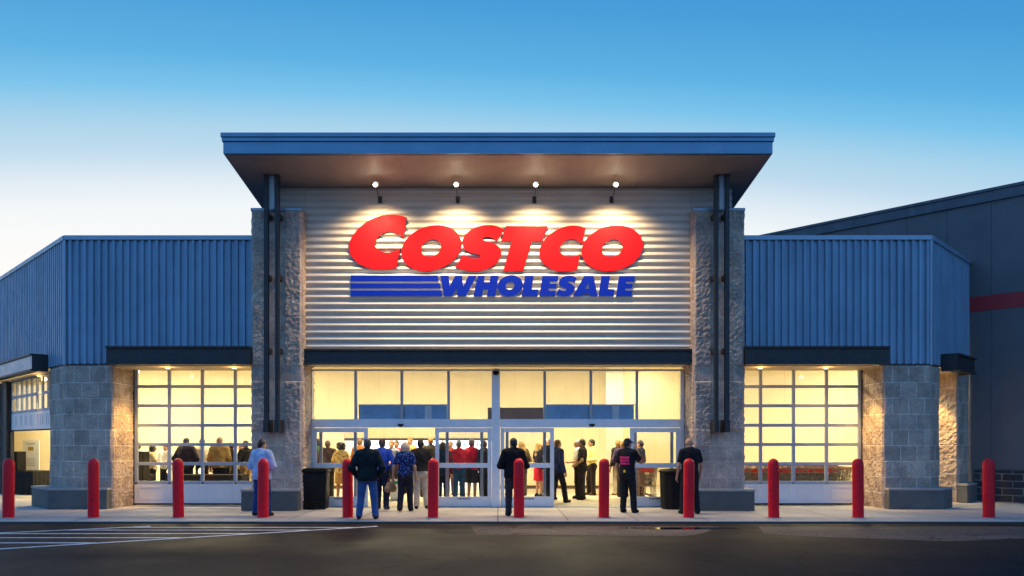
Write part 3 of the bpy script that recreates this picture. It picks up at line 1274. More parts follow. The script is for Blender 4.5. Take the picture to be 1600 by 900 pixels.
def chaikin(pts, corner_deg=42, it=3):
    pts = [Vector(p) for p in pts]
    n = len(pts)
    corner = []
    for i in range(n):
        a, b = (pts[i] - pts[i - 1]), (pts[(i + 1) % n] - pts[i])
        corner.append(math.degrees(a.angle(b, 0)) > corner_deg)
    for _ in range(it):
        np_, nc = [], []
        n = len(pts)
        for i in range(n):
            p, q = pts[i], pts[(i + 1) % n]
            if corner[i]:
                np_.append(p)
                nc.append(True)
            else:
                np_.append(p * .75 + q * .25)
                nc.append(False)
            if not corner[(i + 1) % n]:
                np_.append(p * .25 + q * .75)
                nc.append(False)
        pts, corner = np_, nc
    return pts


def ell(cx, cy, hw, hh, s, n=56):
    a = math.sqrt(hw * hw - s * s)
    return [Vector((cx + a * math.cos(t) + s * math.sin(t), cy - hh * math.sin(t))) for t in [2 * math.pi * i / n for i in range(n)]]


def letter(loops, face, side, thick=.08, parent=S, name='letter', grow=.012, dy=0.0):
    """loops in photo pixels; first is the outline, the rest are holes"""
    cu = bpy.data.curves.new(name, 'CURVE')
    cu.dimensions = '2D'
    cu.fill_mode = 'BOTH'
    for lp in loops:
        sp = cu.splines.new('POLY')
        sp.points.add(len(lp) - 1)
        for p, q in zip(sp.points, lp):
            p.co = (xat(q.x, YL), zat(q.y, YL), 0, 1)
        sp.use_cyclic_u = True
    cu.extrude = thick / 2
    tmp = bpy.data.objects.new('tmp', cu)
    me = bpy.data.meshes.new_from_object(tmp)
    bpy.data.objects.remove(tmp)
    me.materials.clear()
    me.materials.append(face)
    me.materials.append(side)
    for p in me.polygons:
        p.material_index = 0 if abs(p.normal.z) > .7 else 1
        p.use_smooth = False
    me.transform(Matrix.Translation((0, YL + thick / 2 + dy, 0)) @ Matrix.Rotation(R(90), 4, 'X'))
    me.transform(Matrix.Translation(-S.location))
    me.name = name
    o = bpy.data.objects.new(name, me)
    COL.objects.link(o)
    o.parent = parent
    return o


def zp(pts, sc, ox, oy, **k):
    return chaikin([(ox + x / sc, oy + y / sc) for x, y in pts], **k)


RED, BLU = (M['red'], M['redside']), (M['blue'], M['blueside'])
letter([zp([(855, 85), (760, 55), (640, 43), (500, 60), (380, 103), (270, 163), (170, 248), (95, 343), (53, 430), (44, 510), (58, 590), (98, 662), (170, 732), (270, 787), (380, 817), (500, 824), (610, 815), (714, 797),
            (765, 525), (700, 557), (640, 576), (580, 582), (510, 570), (450, 541), (408, 487), (413, 430), (450, 363), (520, 308), (600, 286), (680, 293), (750, 323), (812, 370)], 9, 540, 330)], *RED)
letter([ell(674, 387.7, 47.0, 36.0, 9), ell(673.6, 387.5, 15.8, 13.6, 3)], *RED, dy=.001)
letter([zp([(876, 185), (800, 142), (720, 120), (620, 112), (520, 125), (420, 155), (330, 205), (260, 270), (228, 340), (224, 410), (242, 470), (290, 520), (370, 555), (450, 572), (505, 580), (508, 605), (480, 633), (420, 645), (350, 634), (290, 608), (240, 580),
            (115, 768), (200, 806), (300, 829), (420, 838), (540, 826), (650, 787), (740, 730), (800, 663), (834, 580), (833, 520), (800, 457), (740, 412), (660, 385), (590, 370), (545, 348), (540, 318), (600, 298), (660, 308), (720, 332), (770, 364)], 10, 700, 340)], *RED)
letter([zp([(905, 130), (1550, 130), (1475, 365), (1312, 365), (1175, 832), (866, 832), (995, 365), (838, 365)], 10, 700, 340)], *RED, dy=.001)
letter([zp([(708, 155), (640, 128), (530, 112), (420, 125), (300, 168), (190, 233), (100, 320), (45, 410), (22, 500), (35, 590), (75, 667), (150, 732), (250, 777), (350, 796), (460, 789), (583, 770),
            (632, 523), (580, 557), (520, 574), (460, 577), (400, 562), (345, 527), (320, 477), (333, 420), (380, 358), (440, 323), (510, 313), (580, 332), (660, 390)], 9.412, 840, 340)], *RED)
letter([ell(956.9, 388, 47.9, 36, 7), ell(956.6, 387.7, 16.2, 13.7, 3)], *RED, dy=.001)
Z4 = (9.412, 680, 420)
Z5 = (9.412, 830, 420)
letter([zp([(75, 98), (200, 98), (212, 255), (295, 98), (395, 98), (412, 262), (490, 98), (612, 98), (455, 402), (330, 402), (318, 285), (250, 402), (130, 402)], *Z4)], *BLU)
letter([zp([(632, 98), (730, 98), (718, 195), (800, 195), (815, 98), (932, 98), (885, 403), (762, 403), (775, 300), (705, 300), (690, 403), (565, 403), (602, 190)], *Z4)], *BLU, dy=.001)
letter([ell(680 + 1103 / 9.412, 420 + 250 / 9.412, 186 / 9.412, 158 / 9.412, 2), ell(680 + 1101 / 9.412, 420 + 252 / 9.412, 66 / 9.412, 54 / 9.412, 1)], *BLU)
letter([zp([(1322, 100), (1447, 100), (1420, 300), (1518, 300), (1500, 405), (1270, 405)], *Z4)], *BLU, dy=.001)
letter([zp([(165, 102), (403, 102), (388, 186), (278, 186), (275, 216), (378, 216), (364, 290), (257, 290), (253, 319), (362, 319), (349, 402), (120, 402)], *Z5)], *BLU)
letter([zp([(672, 130), (620, 104), (560, 95), (490, 105), (432, 140), (406, 195), (410, 240), (445, 272), (490, 288), (522, 300), (500, 322), (455, 318), (408, 290),
            (368, 370), (420, 400), (490, 410), (555, 396), (605, 362), (640, 315), (645, 268), (615, 232), (570, 212), (532, 195), (560, 184), (605, 192), (640, 210)], *Z5)], *BLU, dy=.001)
letter([zp([(780, 102), (915, 102), (981, 402), (855, 402), (848, 368), (758, 368), (735, 402), (612, 402)], *Z5), zp([(838, 212), (846, 292), (796, 292)], *Z5)], *BLU)
letter([zp([(1030, 102), (1160, 102), (1128, 298), (1225, 298), (1208, 402), (988, 402)], *Z5)], *BLU, dy=.001)
letter([zp([(1290, 104), (1528, 104), (1508, 190), (1400, 190), (1395, 215), (1495, 215), (1480, 292), (1385, 292), (1382, 318), (1487, 318), (1475, 402), (1245, 402)], *Z5)], *BLU)
Z6 = (9.412, 540, 420)
for pts in ([(75, 95), (1358, 95), (1371, 185), (75, 185)], [(75, 212), (1382, 212), (1398, 288), (75, 288)], [(75, 316), (1408, 316), (1424, 402), (75, 402)]):
    letter([zp(pts, *Z6)], *BLU, name='stripe')

# flood lamps above the sign
for px, lab in ((587, 'leftmost round flood lamp under the roof, above the big first letter of the sign'),
                (713, 'second flood lamp from the left under the roof above the sign'),
                (837, 'third flood lamp from the left under the roof above the sign'),
                (962, 'rightmost round flood lamp under the roof, above the last letter of the sign')):
    p = at(px, 289, 18.2)
    t = thing('flood_lamp', lab, 'lamp', p, 0, 'flood lamps above the sign')
    mb = MB()
    mb.tube([(0, .06, .02), (0, .3, -.12), (0, YW - p.y - .03, -.14)], .011, 6)
    mb.box(-.05, .05, YW - p.y - .06, YW - p.y - .03, -.22, -.06)
    mb.build('arm', M['steel'], t)
    hood = MB().lathe([(.035, -.1), (.075, -.06), (.085, .03), (.08, .035), (.0795, .03)], 18)
    hood.xf(Matrix.Rotation(R(118), 4, 'X'))
    hood.xf(Matrix.Translation((0, .03, .03)))
    hood.build('housing', M['steel'], t, smooth=True)
    bulb = MB().lathe([(.02, -.04), (.04, -.022), (.05, .0), (.04, .022), (.02, .04)], 16)
    bulb.xf(Matrix.Translation((0, -.06, -.015)))
    bulb.build('bulb', M['lamp'], t, smooth='all')
    tgt = Vector((0, YW - p.y, -3.6))
    d = (tgt - Vector((0, -.1, -.12))).normalized()
    light('flood_beam', 'SPOT', (0, -.12, -.14), 590, (1.0, .72, .38), d.to_track_quat('-Z', 'Y').to_euler(), t, spot_size=R(134), spot_blend=1.0, shadow_soft_size=.08)
    light('flood_glow', 'POINT', (0, -.25, -.35), 2.2, (1.0, .66, .42), (0, 0, 0), t, shadow_soft_size=.25)

# small lamps under the canopies
AMB = (1.0, .58, .17)
for x, y, e, lab in ((xat(262, 19.35), 19.35, 110, 'small lamp under the left canopy, over the left half of the garage door'),
                     (xat(366, 19.35), 19.35, 110, 'small lamp under the left canopy, next to the left stone pillar'),
                     (xat(1188, 19.35), 19.35, 110, 'small lamp under the right canopy, next to the right stone pillar'),
                     (xat(1290, 19.35), 19.35, 110, 'small lamp under the right canopy, over the right half of the garage door'),
                     (11.75, 20.75, 150, 'small lamp hidden in the recess right of the right stone corner'),
                     (-13.2, 21.55, 70, 'small lamp over the left corner doorway')):
    t = thing('canopy_lamp', lab, 'lamp', (x, y, Z_SILL - .05), 0, 'small lamps under the canopies')
    MB().lathe([(.04, -.03), (.06, -.02), (.065, -.0)], 12).build('bulb', M['lampw'], t, smooth=True)
    MB().lathe([(.085, .002), (.085, .02)], 12).build('base', M['steel'], t)
    light('canopy_glow', 'POINT', (0, -.03, -.11), e * .05, AMB, (0, 0, 0), t, shadow_soft_size=.05)
    sd_ = 1 if x > 0 else -1
    aim = Vector((sd_ * 9.8, 19.5, 1.4)) if abs(x) < 10 else Vector((x - .2 * sd_, y + (-.1 if x > 0 else 1.0), 0))
    if x > 11:
        aim = Vector((12.4, 21.3, 1.6))
    d = (aim - Vector((x, y - .03, Z_SILL - .16))).normalized()
    light('canopy_beam', 'SPOT', (0, -.03, -.11), e * 2.6, AMB, d.to_track_quat('-Z', 'Y').to_euler(), t, spot_size=R(54), spot_blend=.6, shadow_soft_size=.03)

# security camera dome on the centre post
t = thing('security_camera', 'dark dome security camera on top of the white centre door post', 'camera', at(775, 580, YS - .12))
MB().lathe([(.03, -.10), (.075, -.075), (.095, -.02), (.095, .0)], 16).build('dome', M['black'], t, smooth=True)
MB().lathe([(.105, .001), (.11, .03), (.105, .06)], 16).build('base', M['greyalu'], t, smooth=True)

# ------------------------------------------------------------------ bollards
YB_ = F_PX * CAM_Z / (809.0 - PY0)
bl = ['red bollard at the far left edge, before the table with the black loudspeaker',
      'red bollard before the left stone corner pier and its plinth',
      'red bollard before the middle of the left glass garage door',
      'red bollard hiding half of the person in the pale blue hoodie',
      'red bollard between the squat black bin and the man in blue jeans',
      'red bollard just right of the man in beige trousers',
      'red bollard at the right leg of the man in black by the white centre post',
      'red bollard before the open right doorway, left of the man in a black cap',
      'red bollard before the bald man in the black t-shirt',
      'red bollard before the right glass garage door, next to the right pillar plinth',
      'red bollard at the outer edge of the right glass garage door',
      'red bollard standing alone at far right before the dark warehouse base']
for i, px in enumerate((13, 146, 279, 411, 543.5, 676.5, 811, 943.5, 1076, 1209, 1341, 1545)):
    if i == 0:
        mb = MB()
        prof = [(.118, .0), (.118, 1.2)] + [(.118 * math.cos(a), 1.2 + .125 * math.sin(a)) for a in [R(x) for x in (15, 30, 45, 60, 75, 86)]]
        mb.lathe(prof, 28)
        first = mb.build('bollard', M['bollard'], smooth=True)
        mb = MB()
        mb.lathe([(.16, .001), (.155, .012)], 24)
        mb.build('base_ring', M['cap'], first)
        o = first
    else:
        o = clone(first)
    place(o, xat(px, YB_), YB_, 0, i * .7)
    o.rotation_euler = (R(.5 * math.sin(i * 2.3)), R(.6 * math.cos(i * 1.7)), i * .7)
    tag(o, bl[i], 'bollard', 'red bollards along the kerb')

# ------------------------------------------------------------------ litter bins
t = thing('litter_bin', 'squat square black litter bin beside the left stone pillar', 'bin', (xat(492, 18.95), 18.95, 0), R(4))
mb = MB()
mb.add([(-.31, -.27, .04), (.31, -.27, .04), (.31, .27, .04), (-.31, .27, .04), (-.34, -.31, .92), (.34, -.31, .92), (.34, .31, .92), (-.34, .31, .92)],
       [(0, 3, 2, 1), (4, 5, 6, 7), (0, 1, 5, 4), (1, 2, 6, 5), (2, 3, 7, 6), (3, 0, 4, 7)])
mb.build('body', M['black'], t, smooth=True, bevel=.05)
for z in (.18, .70):
    mb = MB()
    mb.box(-.345, .345, -.32, -.27, z, z + .03)
    mb.build('rib', M['black'], t, bevel=.008)
mb = MB()
mb.box(-.36, .36, -.33, .33, .925, 1.0)
mb.box(-.33, .33, -.30, .30, 1.0, 1.03)
mb.build('lid', M['black'], t, bevel=.02)
for x in (-.24, .24):
    for y in (-.2, .2):
        mb = MB()
        mb.box(x - .05, x + .05, y - .05, y + .05, 0, .045)
        mb.build('foot', M['rubber'], t)
t = thing('litter_bin', 'round ribbed black litter bin before the right door, beside the bald man', 'bin', (xat(1050, 18.95), 18.95, 0))
mb = MB()
n = 40
for k in range(2):
    pass
vs, fs = [], []
pr = [(.27, .02), (.29, .3), (.305, .92)]
for r, z in pr:
    for k in range(n):
        a = 2 * math.pi * k / n
        rr = r * (1 + (.025 if k % 4 < 2 else -.01))
        vs.append((rr * math.cos(a), rr * math.sin(a), z))
for i in range(2):
    for k in range(n):
        fs.append((i * n + k, i * n + (k + 1) % n, (i + 1) * n + (k + 1) % n, (i + 1) * n + k))
fs.append(tuple(range(n - 1, -1, -1)))
fs.append(tuple(2 * n + k for k in range(n)))
mb.add(vs, fs)
mb.build('body', M['black'], t)
MB().lathe([(.33, .925), (.335, .96), (.29, 1.0), (.12, 1.02)], 28).build('lid', M['black'], t, smooth=True)
MB().lathe([(.25, 0), (.25, .018)], 24).build('base', M['rubber'], t)

# ------------------------------------------------------------------ shopping carts
def make_cart():
    t = thing('shopping_cart', 'steel shopping cart with red handle, nested in rows inside the right garage door', 'shopping cart', group='nested shopping carts')
    mb = MB()
    r = .007
    L0, L1, zb, zt = -.46, .46, .45, .93

    def w(z, y):
        f = (z - zb) / (zt - zb)
        return .2 + .07 * f + (-.05 * (y + .46))
    for k in range(5):
        z = zb + (zt - zb) * k / 4
        mb.tube([(-w(z, L0), L0, z + .06 * (k / 4)), (-w(z, L1), L1 - .1 + .1 * k / 4, z), (w(z, L1), L1 - .1 + .1 * k / 4, z), (w(z, L0), L0, z + .06 * (k / 4))], r if k < 4 else .009, 4, False)
    for k in range(9):
        y = L0 + (L1 - L0 - .1) * k / 8
        for s in (-1, 1):
            mb.tube([(s * w(zb, y), y, zb), (s * w(zt, y + .03 * k / 8), y + .012 * k, zt + .05 * (1 - k / 8))], r, 4, False)
        mb.tube([(-w(zb, y), y, zb), (w(zb, y), y, zb)], r, 4, False)
    for k in range(5):
        x = -.16 + .08 * k
        mb.tube([(x, L1 - .1, zb), (x * 1.15, L1, zt)], r, 4, False)
        mb.tube([(x, L0, zb), (x * 1.3, L0, zt + .05)], r, 4, False)
        mb.tube([(x, L0, zb), (x * .9, L1 - .1, zb)], r, 4, False)
    mb.build('basket', M['chrome'], t)
    mb = MB()
    for s in (-1, 1):
        mb.tube([(s * .27, L0 - .12, 1.04), (s * .25, L0, .95), (s * .22, L0 + .05, .46), (s * .24, L0 + .06, .14)], .013, 6)
        mb.tube([(s * .24, L0 + .02, .14), (s * .16, L1 + .05, .16)], .013, 6)
        mb.tube([(s * .16, L1, .16), (s * .16, L1 - .12, zb)], .011, 6)
    mb.build('chassis', M['chrome'], t)
    mb = MB()
    mb.tube([(-.28, L0 - .12, 1.04), (.28, L0 - .12, 1.04)], .02, 8)
    mb.box(-.16, .16, L0 - .03, L0 - .01, .84, .93)
    mb.box(-.2, .2, L1 - .005, L1 + .015, .89, .94)
    mb.build('handle', M['cartred'], t)
    for s in (-1, 1):
        for y in (L0 + .06, L1 + .02):
            mb = MB()
            x = s * (.24 if y < 0 else .16)
            mb.lathe([(.055, -.014), (.06, 0), (.055, .014)], 10)
            mb.xf(Matrix.Translation((x, y, .06)) @ Matrix.Rotation(R(90), 4, 'Y'))
            mb.build('wheel', M['rubber'], t)
    return t


cart0 = make_cart()
ci = 0


def put_cart(x, y, rz):
    global ci
    o = cart0 if ci == 0 else clone(cart0)
    ci += 1
    place(o, x, y, .005, rz)


for rx, ry, a, n in ((6.5, 21.0, -58, 8), (8.3, 20.95, -58, 7), (6.3, 21.9, -60, 9), (8.4, 21.9, -60, 8), (6.2, 22.8, -62, 9), (8.3, 22.75, -62, 6), (6.4, 23.7, -64, 8)):
    d = Vector((math.sin(-R(a)), math.cos(R(a)), 0))
    for k in range(n):
        put_cart(rx + .235 * k, ry + .02 * k, R(a) + random.uniform(-.10, .10))
put0 = ci
first_extra = None
for k in range(5):
    put_cart(4.15 + .02 * k, 21.3 + .27 * k, R(4))
    o = COL.objects
for o in list(COL.objects):
    pass
carts = [o for o in COL.objects if o.name.startswith('shopping_cart')]
for o in carts:
    if o.location.x < 5.2:
        o['label'] = 'steel shopping cart with red handle, nested behind the right door pane'

# ------------------------------------------------------------------ tables, loudspeakers, poster
def cloth_table(name, label, x, y, w, d, h, rz=0, top='blackcloth'):
    t = thing(name, label, 'table', (x, y, 0), rz)
    mb = MB()
    vs, fs = [], []
    n = 72
    for j, (z, fl) in enumerate(((h, 0), (h - .02, .01), (h * .55, .02), (.02, .045))):
        for k in range(n):
            u = k / n * 4
            sd, f = int(u), u % 1
            px, py = [(-w + 2 * w * f, -d), (w, -d + 2 * d * f), (w - 2 * w * f, d), (-w, d - 2 * d * f)][sd]
            wv = 1 + fl * (1 + math.sin(k * 1.9) * .9) / max(w, d)
            vs.append((px * wv, py * wv, z))
    for j in range(3):
        for k in range(n):
            fs.append((j * n + (k + 1) % n, j * n + k, (j + 1) * n + k, (j + 1) * n + (k + 1) % n))
    fs.append(tuple(range(n)))
    mb.add(vs, fs)
    mb.build('tablecloth', M[top], t)
    mb = MB()
    mb.box(-w + .02, w - .02, -d + .02, d - .02, h - .05, h - .022)
    mb.build('tabletop', M['wood'], t)
    for sx in (-1, 1):
        for sy in (-1, 1):
            mb = MB()
            mb.tube([(sx * (w - .1), sy * (d - .08), h - .05), (sx * (w - .1), sy * (d - .08), 0)], .018, 6)
            mb.build('leg', M['steel'], t)
    return t


def speaker(label, x, y, z, w, d, h, rz=0):
    t = thing('loudspeaker', label, 'speaker', (x, y, z), rz)
    MB().box(-w, w, -d, d, 0, h).build('cabinet', M['black'], t, bevel=.02)
    MB().box(-w + .03, w - .03, -d - .012, -d - .001, .03, h - .03).build('grille', M['gasket'], t, bevel=.004)
    return t


xt, yt = xat(42, 24.3), 24.3
cloth_table('covered_table', 'table under a black cloth inside the left corner doorway', xt + .1, yt, .62, .38, .76, R(-20))
speaker('black loudspeaker on the cloth covered table at the far left doorway', xt - .28, yt, .76, .17, .15, .62, R(-25))
t = thing('banner_stand', 'white roll-up banner with a small gold emblem behind the black table', 'banner', (xat(49, 25.3), 25.3, 0), R(-12))
mb = MB()
mb.box(-.32, .32, -.012, .012, .06, 1.74)
mb.build('sheet', M['paper'], t)
mb = MB()
for cx, w_, z_ in ((-.02, .17, 1.61),):
    for i in range(9):
        mb.box(cx - w_ + i * .038, cx - w_ + i * .038 + .026, -.016, -.0135, z_, z_ + .03)
for r_ in range(5):
    for i in range(7):
        mb.box(-.2 + i * .055, -.2 + i * .055 + .04, -.016, -.0135, 1.12 - r_ * .06, 1.135 - r_ * .06)
mb.build('printed_lines', M['ink'], t)
mb = MB()
mb.box(-.12, .1, -.016, -.0135, 1.40, 1.52)
mb.build('gold_emblem', M['gold'], t)
mb = MB()
mb.box(-.36, .36, -.1, .1, 0, .06)
mb.build('base', M['greyalu'], t, bevel=.01)

cloth_table('covered_table', 'long black covered table inside the left glass garage door, under the lantern', -11.05, 21.75, .95, .36, .74, 0)
speaker('large black loudspeaker at the left edge inside the left glass garage door', xat(216, 21.2), 21.25, .0, .21, .2, 1.42)
cloth_table('covered_table', 'black covered table inside the left glass garage door, close to the stone pillar', -8.3, 21.9, .9, .36, .74, 0)
for x, y, lab in ((xat(264, 21.6), 21.6, 'small glowing lantern on the left covered table inside the garage door'),
                  (xat(313, 21.75), 21.75, 'small glowing lantern on the right covered table inside the garage door')):
    t = thing('table_lantern', lab, 'lantern', (x, y, .745), 0, 'glowing table lanterns')
    MB().lathe([(.05, 0), (.055, .02), (.05, .025)], 12).build('base', M['gold'], t)
    MB().lathe([(.035, .026), (.06, .08), (.045, .15), (.02, .18)], 12).build('globe', M['lampw'], t, smooth=True)
t = thing('sign_board', 'small white floor sign with a green band in the left open doorway', 'sign', (xat(619, 21.5), 21.5, 0), R(10))
mb = MB()
mb.box(-.17, .17, -.02, .02, .05, .62)
mb.build('panel', M['paper'], t, bevel=.005)
MB().box(-.171, .171, -.026, -.0205, .48, .56).build('band', M['green'], t)
MB().box(-.2, .2, -.12, .12, 0, .05).build('base', M['greyalu'], t, bevel=.01)

# bright displays hanging in the shop beyond the shutter
for i, (px, w_, lab) in enumerate(((600, .75, 'leftmost wide pale display hanging in the shop beyond the half lowered shutter'),
                                   (640, .6, 'pale display with a blue corner in the shop, middle of the hanging displays'),
                                   (675, .45, 'small pale display in the shop, just left of the open door edge'),
                                   (728, .8, 'wide pale display in the shop, seen through the door pane over the red shirts'))):
    t = thing('display_screen', lab, 'screen', at(px, 698, 32.0), 0, 'pale displays in the shop')
    MB().box(-w_, w_, -.03, .04, -.42, .32).build('frame', M['gasket'], t, bevel=.01)
    MB().box(-w_ + .03, w_ - .03, -.036, -.031, -.39, .29).build('screen', M['screen'], t)
    mb = MB()
    for k in range(5):
        mb.box(-w_ + .1 + k * w_ * .36, -w_ + .1 + k * w_ * .36 + w_ * (.2 if k % 2 else .12), -.040, -.0365, .05 + .04 * (k % 2), .16)
    mb.build('blue_mark', M['screenb'], t)
    MB().tube([(0, 0, .32), (0, 0, ZC - t.location.z - .002)], .012, 6).build('stem', M['steel'], t)


# ------------------------------------------------------------------ people
class Field:
    def __init__(self, lo, hi, h):
        self.lo, self.h = np.array(lo, float), h
        self.n = np.ceil((np.array(hi) - self.lo) / h).astype(int) + 1
        self.ax = [self.lo[i] + h * np.arange(self.n[i]) for i in range(3)]
        self.D = np.full(self.n, 1.0)

    def _sl(self, lo, hi, pad):
        s = []
        for i in range(3):
            a = int(max(0, math.floor((lo[i] - pad - self.lo[i]) / self.h)))
            b = int(min(self.n[i], math.ceil((hi[i] + pad - self.lo[i]) / self.h) + 1))
            s.append(slice(a, max(a, b)))
        return tuple(s)

    def _mix(self, sl, d, k):
        c = self.D[sl]
        if k > 0:
            h = np.clip(.5 + .5 * (c - d) / k, 0, 1)
            self.D[sl] = c + (d - c) * h - k * h * (1 - h)
        else:
            self.D[sl] = np.minimum(c, d)

    def cone(self, a, b, ra, rb, k=.03, sy=1.0):
        a, b = np.array(a, float), np.array(b, float)
        rm = max(ra, rb)
        sl = self._sl(np.minimum(a, b) - rm, np.maximum(a, b) + rm, k + .06)
        x, y, z = (self.ax[i][sl[i]] for i in range(3))
        ab = b - a
        L = float(ab @ ab) + 1e-9
        dx, dy, dz = x[:, None, None] - a[0], y[None, :, None] - a[1], z[None, None, :] - a[2]
        t = np.clip((dx * ab[0] + dy * ab[1] + dz * ab[2]) / L, 0, 1)
        d = np.sqrt((dx - t * ab[0]) ** 2 + ((dy - t * ab[1]) * sy) ** 2 + (dz - t * ab[2]) ** 2) - (ra + (rb - ra) * t)
        self._mix(sl, d, k)

    def ell(self, c, r, k=.03):
        c, r = np.array(c, float), np.array(r, float)
        sl = self._sl(c - r, c + r, k + .06)
        x, y, z = (self.ax[i][sl[i]] - c[i] for i in range(3))
        k0 = np.sqrt((x[:, None, None] / r[0]) ** 2 + (y[None, :, None] / r[1]) ** 2 + (z[None, None, :] / r[2]) ** 2)
        k1 = np.sqrt((x[:, None, None] / r[0] ** 2) ** 2 + (y[None, :, None] / r[1] ** 2) ** 2 + (z[None, None, :] / r[2] ** 2) ** 2) + 1e-9
        self._mix(sl, k0 * (k0 - 1) / k1, k)

    def cut(self, p, n):
        """remove the side the normal points to"""
        n = np.array(n, float)
        n /= np.linalg.norm(n)
        x, y, z = self.ax
        d = (x[:, None, None] - p[0]) * n[0] + (y[None, :, None] - p[1]) * n[1] + (z[None, None, :] - p[2]) * n[2]
        self.D = np.maximum(self.D, d)

    def folds(self, amp, seed):
        x, y, z = self.ax
        X_, Y_, Z_ = x[:, None, None], y[None, :, None], z[None, None, :]
        self.D = self.D + amp * (np.sin(Z_ * 46 + 5 * np.sin(X_ * 9 + seed) + 4 * np.sin(Y_ * 11 + seed * 2)) * .6 + np.sin(X_ * 31 + Z_ * 17 + seed) * .5 * np.ones_like(Y_))

    def mesh(self):
        D = self.D
        s = D < 0
        nx, ny, nz = (k - 1 for k in D.shape)
        cnt = np.zeros((nx, ny, nz), int)
        corners = [(i, j, k) for i in (0, 1) for j in (0, 1) for k in (0, 1)]
        for i, j, k in corners:
            cnt += s[i:i + nx, j:j + ny, k:k + nz]
        act = (cnt > 0) & (cnt < 8)
        idx = np.argwhere(act)
        if len(idx) == 0:
            return np.zeros((0, 3)), []
        acc = np.zeros((len(idx), 3))
        num = np.zeros(len(idx))
        for a in range(8):
            for b in range(a + 1, 8):
                ca, cb = np.array(corners[a]), np.array(corners[b])
                if np.abs(ca - cb).sum() != 1:
                    continue
                ia, ib = idx + ca, idx + cb
                da, db = D[tuple(ia.T)], D[tuple(ib.T)]
                m = (da < 0) != (db < 0)
                t = np.where(m, da / (da - db + 1e-12), 0)
                p = ca + (cb - ca) * t[:, None]
                acc += np.where(m[:, None], p, 0)
                num += m
        V = (idx + acc / num[:, None]) * self.h + self.lo
        lut = np.full((nx, ny, nz), -1)
        lut[tuple(idx.T)] = np.arange(len(idx))
        faces = []
        for ax in range(3):
            o1, o2 = [(1, 2), (2, 0), (0, 1)][ax]
            sh = [slice(None)] * 3
            sa, sb = list(sh), list(sh)
            sa[ax], sb[ax] = slice(0, -1), slice(1, None)
            ch = s[tuple(sa)] != s[tuple(sb)]
            e = np.argwhere(ch)
            ok = (e[:, o1] > 0) & (e[:, o2] > 0) & (e[:, o1] < D.shape[o1] - 1) & (e[:, o2] < D.shape[o2] - 1)
            e = e[ok]
            if len(e) == 0:
                continue
            q = []
            for d1, d2 in ((-1, -1), (0, -1), (0, 0), (-1, 0)):
                c = e.copy()
                c[:, o1] += d1
                c[:, o2] += d2
                q.append(lut[tuple(c.T)])
            q = np.stack(q, 1)
            flip = ~s[tuple(e.T)]
            q[flip] = q[flip][:, ::-1]
            faces.append(q)
        return V, np.concatenate(faces).tolist()

    def build(self, name, mat, parent=None, extra=None):
        V, Fc = self.mesh()
        vs = V.tolist()
        if extra:
            o = len(vs)
            vs += [list(p) for p in extra.v]
            Fc = Fc + [[i + o for i in f] for f in extra.f]
        me = bpy.data.meshes.new(name)
        me.from_pydata(vs, [], Fc)
        me.materials.append(mat)
        me.shade_smooth()
        ob = bpy.data.objects.new(name, me)
        COL.objects.link(ob)
        if parent:
            ob.parent = parent
        return ob


ARMS = {  # right-hand side (x>0): elbow, hand; mirrored for the left
    'down': ((.255, -.02, 1.12), (.265, .07, .87)),
    'loose': ((.27, -.05, 1.13), (.25, .12, .90)),
    'pocket': ((.325, -.09, 1.13), (.215, .06, .93)),
    'front': ((.30, .0, 1.13), (.07, .25, 1.08)),
    'folded': ((.32, .05, 1.14), (-.08, .24, 1.17)),
    'belt': ((.33, -.04, 1.15), (.12, .20, 1.0)),
    'face': ((.24, .22, 1.20), (.10, .28, 1.50)),
    'reach': ((.26, .14, 1.17), (.20, .40, 1.15)),
    'carry': ((.285, -.03, 1.13), (.33, .05, .90)),
    'swingf': ((.25, .10, 1.14), (.25, .28, .98)),
    'swingb': ((.26, -.16, 1.15), (.27, -.18, .90)),
}
LEGS = {  # knee, ankle for right then left (x, y, z)
    'stand': (((.10, .02, .50), (.11, 0, .085)), ((-.10, .02, .50), (-.11, 0, .085))),
    'wide': (((.14, .03, .50), (.18, 0, .085)), ((-.14, .03, .50), (-.18, 0, .085))),
    'shift': (((.11, .08, .51), (.16, .05, .085)), ((-.09, .0, .50), (-.10, -.02, .085))),
    'walk': (((.09, .14, .52), (.09, .22, .09)), ((-.09, -.02, .50), (-.10, -.26, .15))),
    'step': (((.10, .08, .51), (.10, .16, .085)), ((-.10, -.01, .50), (-.10, -.14, .11))),
}


def hand_mesh(mb, el, ha, side):
    """five fingers growing out of the palm, slightly curled"""
    el, ha = Vector(el), Vector(ha)
    d = (ha - el).normalized()
    up = Vector((0, 1, 0)) if abs(d.y) < .8 else Vector((0, 0, 1))
    wid = (up - d * up.dot(d)).normalized()          # across the palm
    nrm = d.cross(wid).normalized()
    if nrm.x * side > 0:
        nrm = -nrm                                     # palm side looks to the body
    palm = ha + d * .05
    for k, ln in enumerate((.072, .082, .076, .060)):
        b = palm + d * .035 + wid * (.030 - .02 * k)
        p1 = b + d * ln * .45 + nrm * ln * .12
        p2 = p1 + d * ln * .30 + nrm * ln * .28
        p3 = p2 + d * ln * .12 + nrm * ln * .30
        mb.tube([b - d * .02, b, p1, p2, p3], [.0095, .0095, .009, .008, .0055], 6)
    b = palm + wid * .03 - d * .02
    mb.tube([b - wid * .01, b + wid * .016 + d * .015 + nrm * .012, b + wid * .02 + d * .045 + nrm * .026, b + wid * .014 + d * .066 + nrm * .034], [.012, .0115, .010, .007], 6)


MATCACHE = {}


def fab(col, pattern=None):
    key = (tuple(col), str(pattern))
    if key not in MATCACHE:
        MATCACHE[key] = fabric('cloth_fabric', col, pattern=pattern)
    return MATCACHE[key]


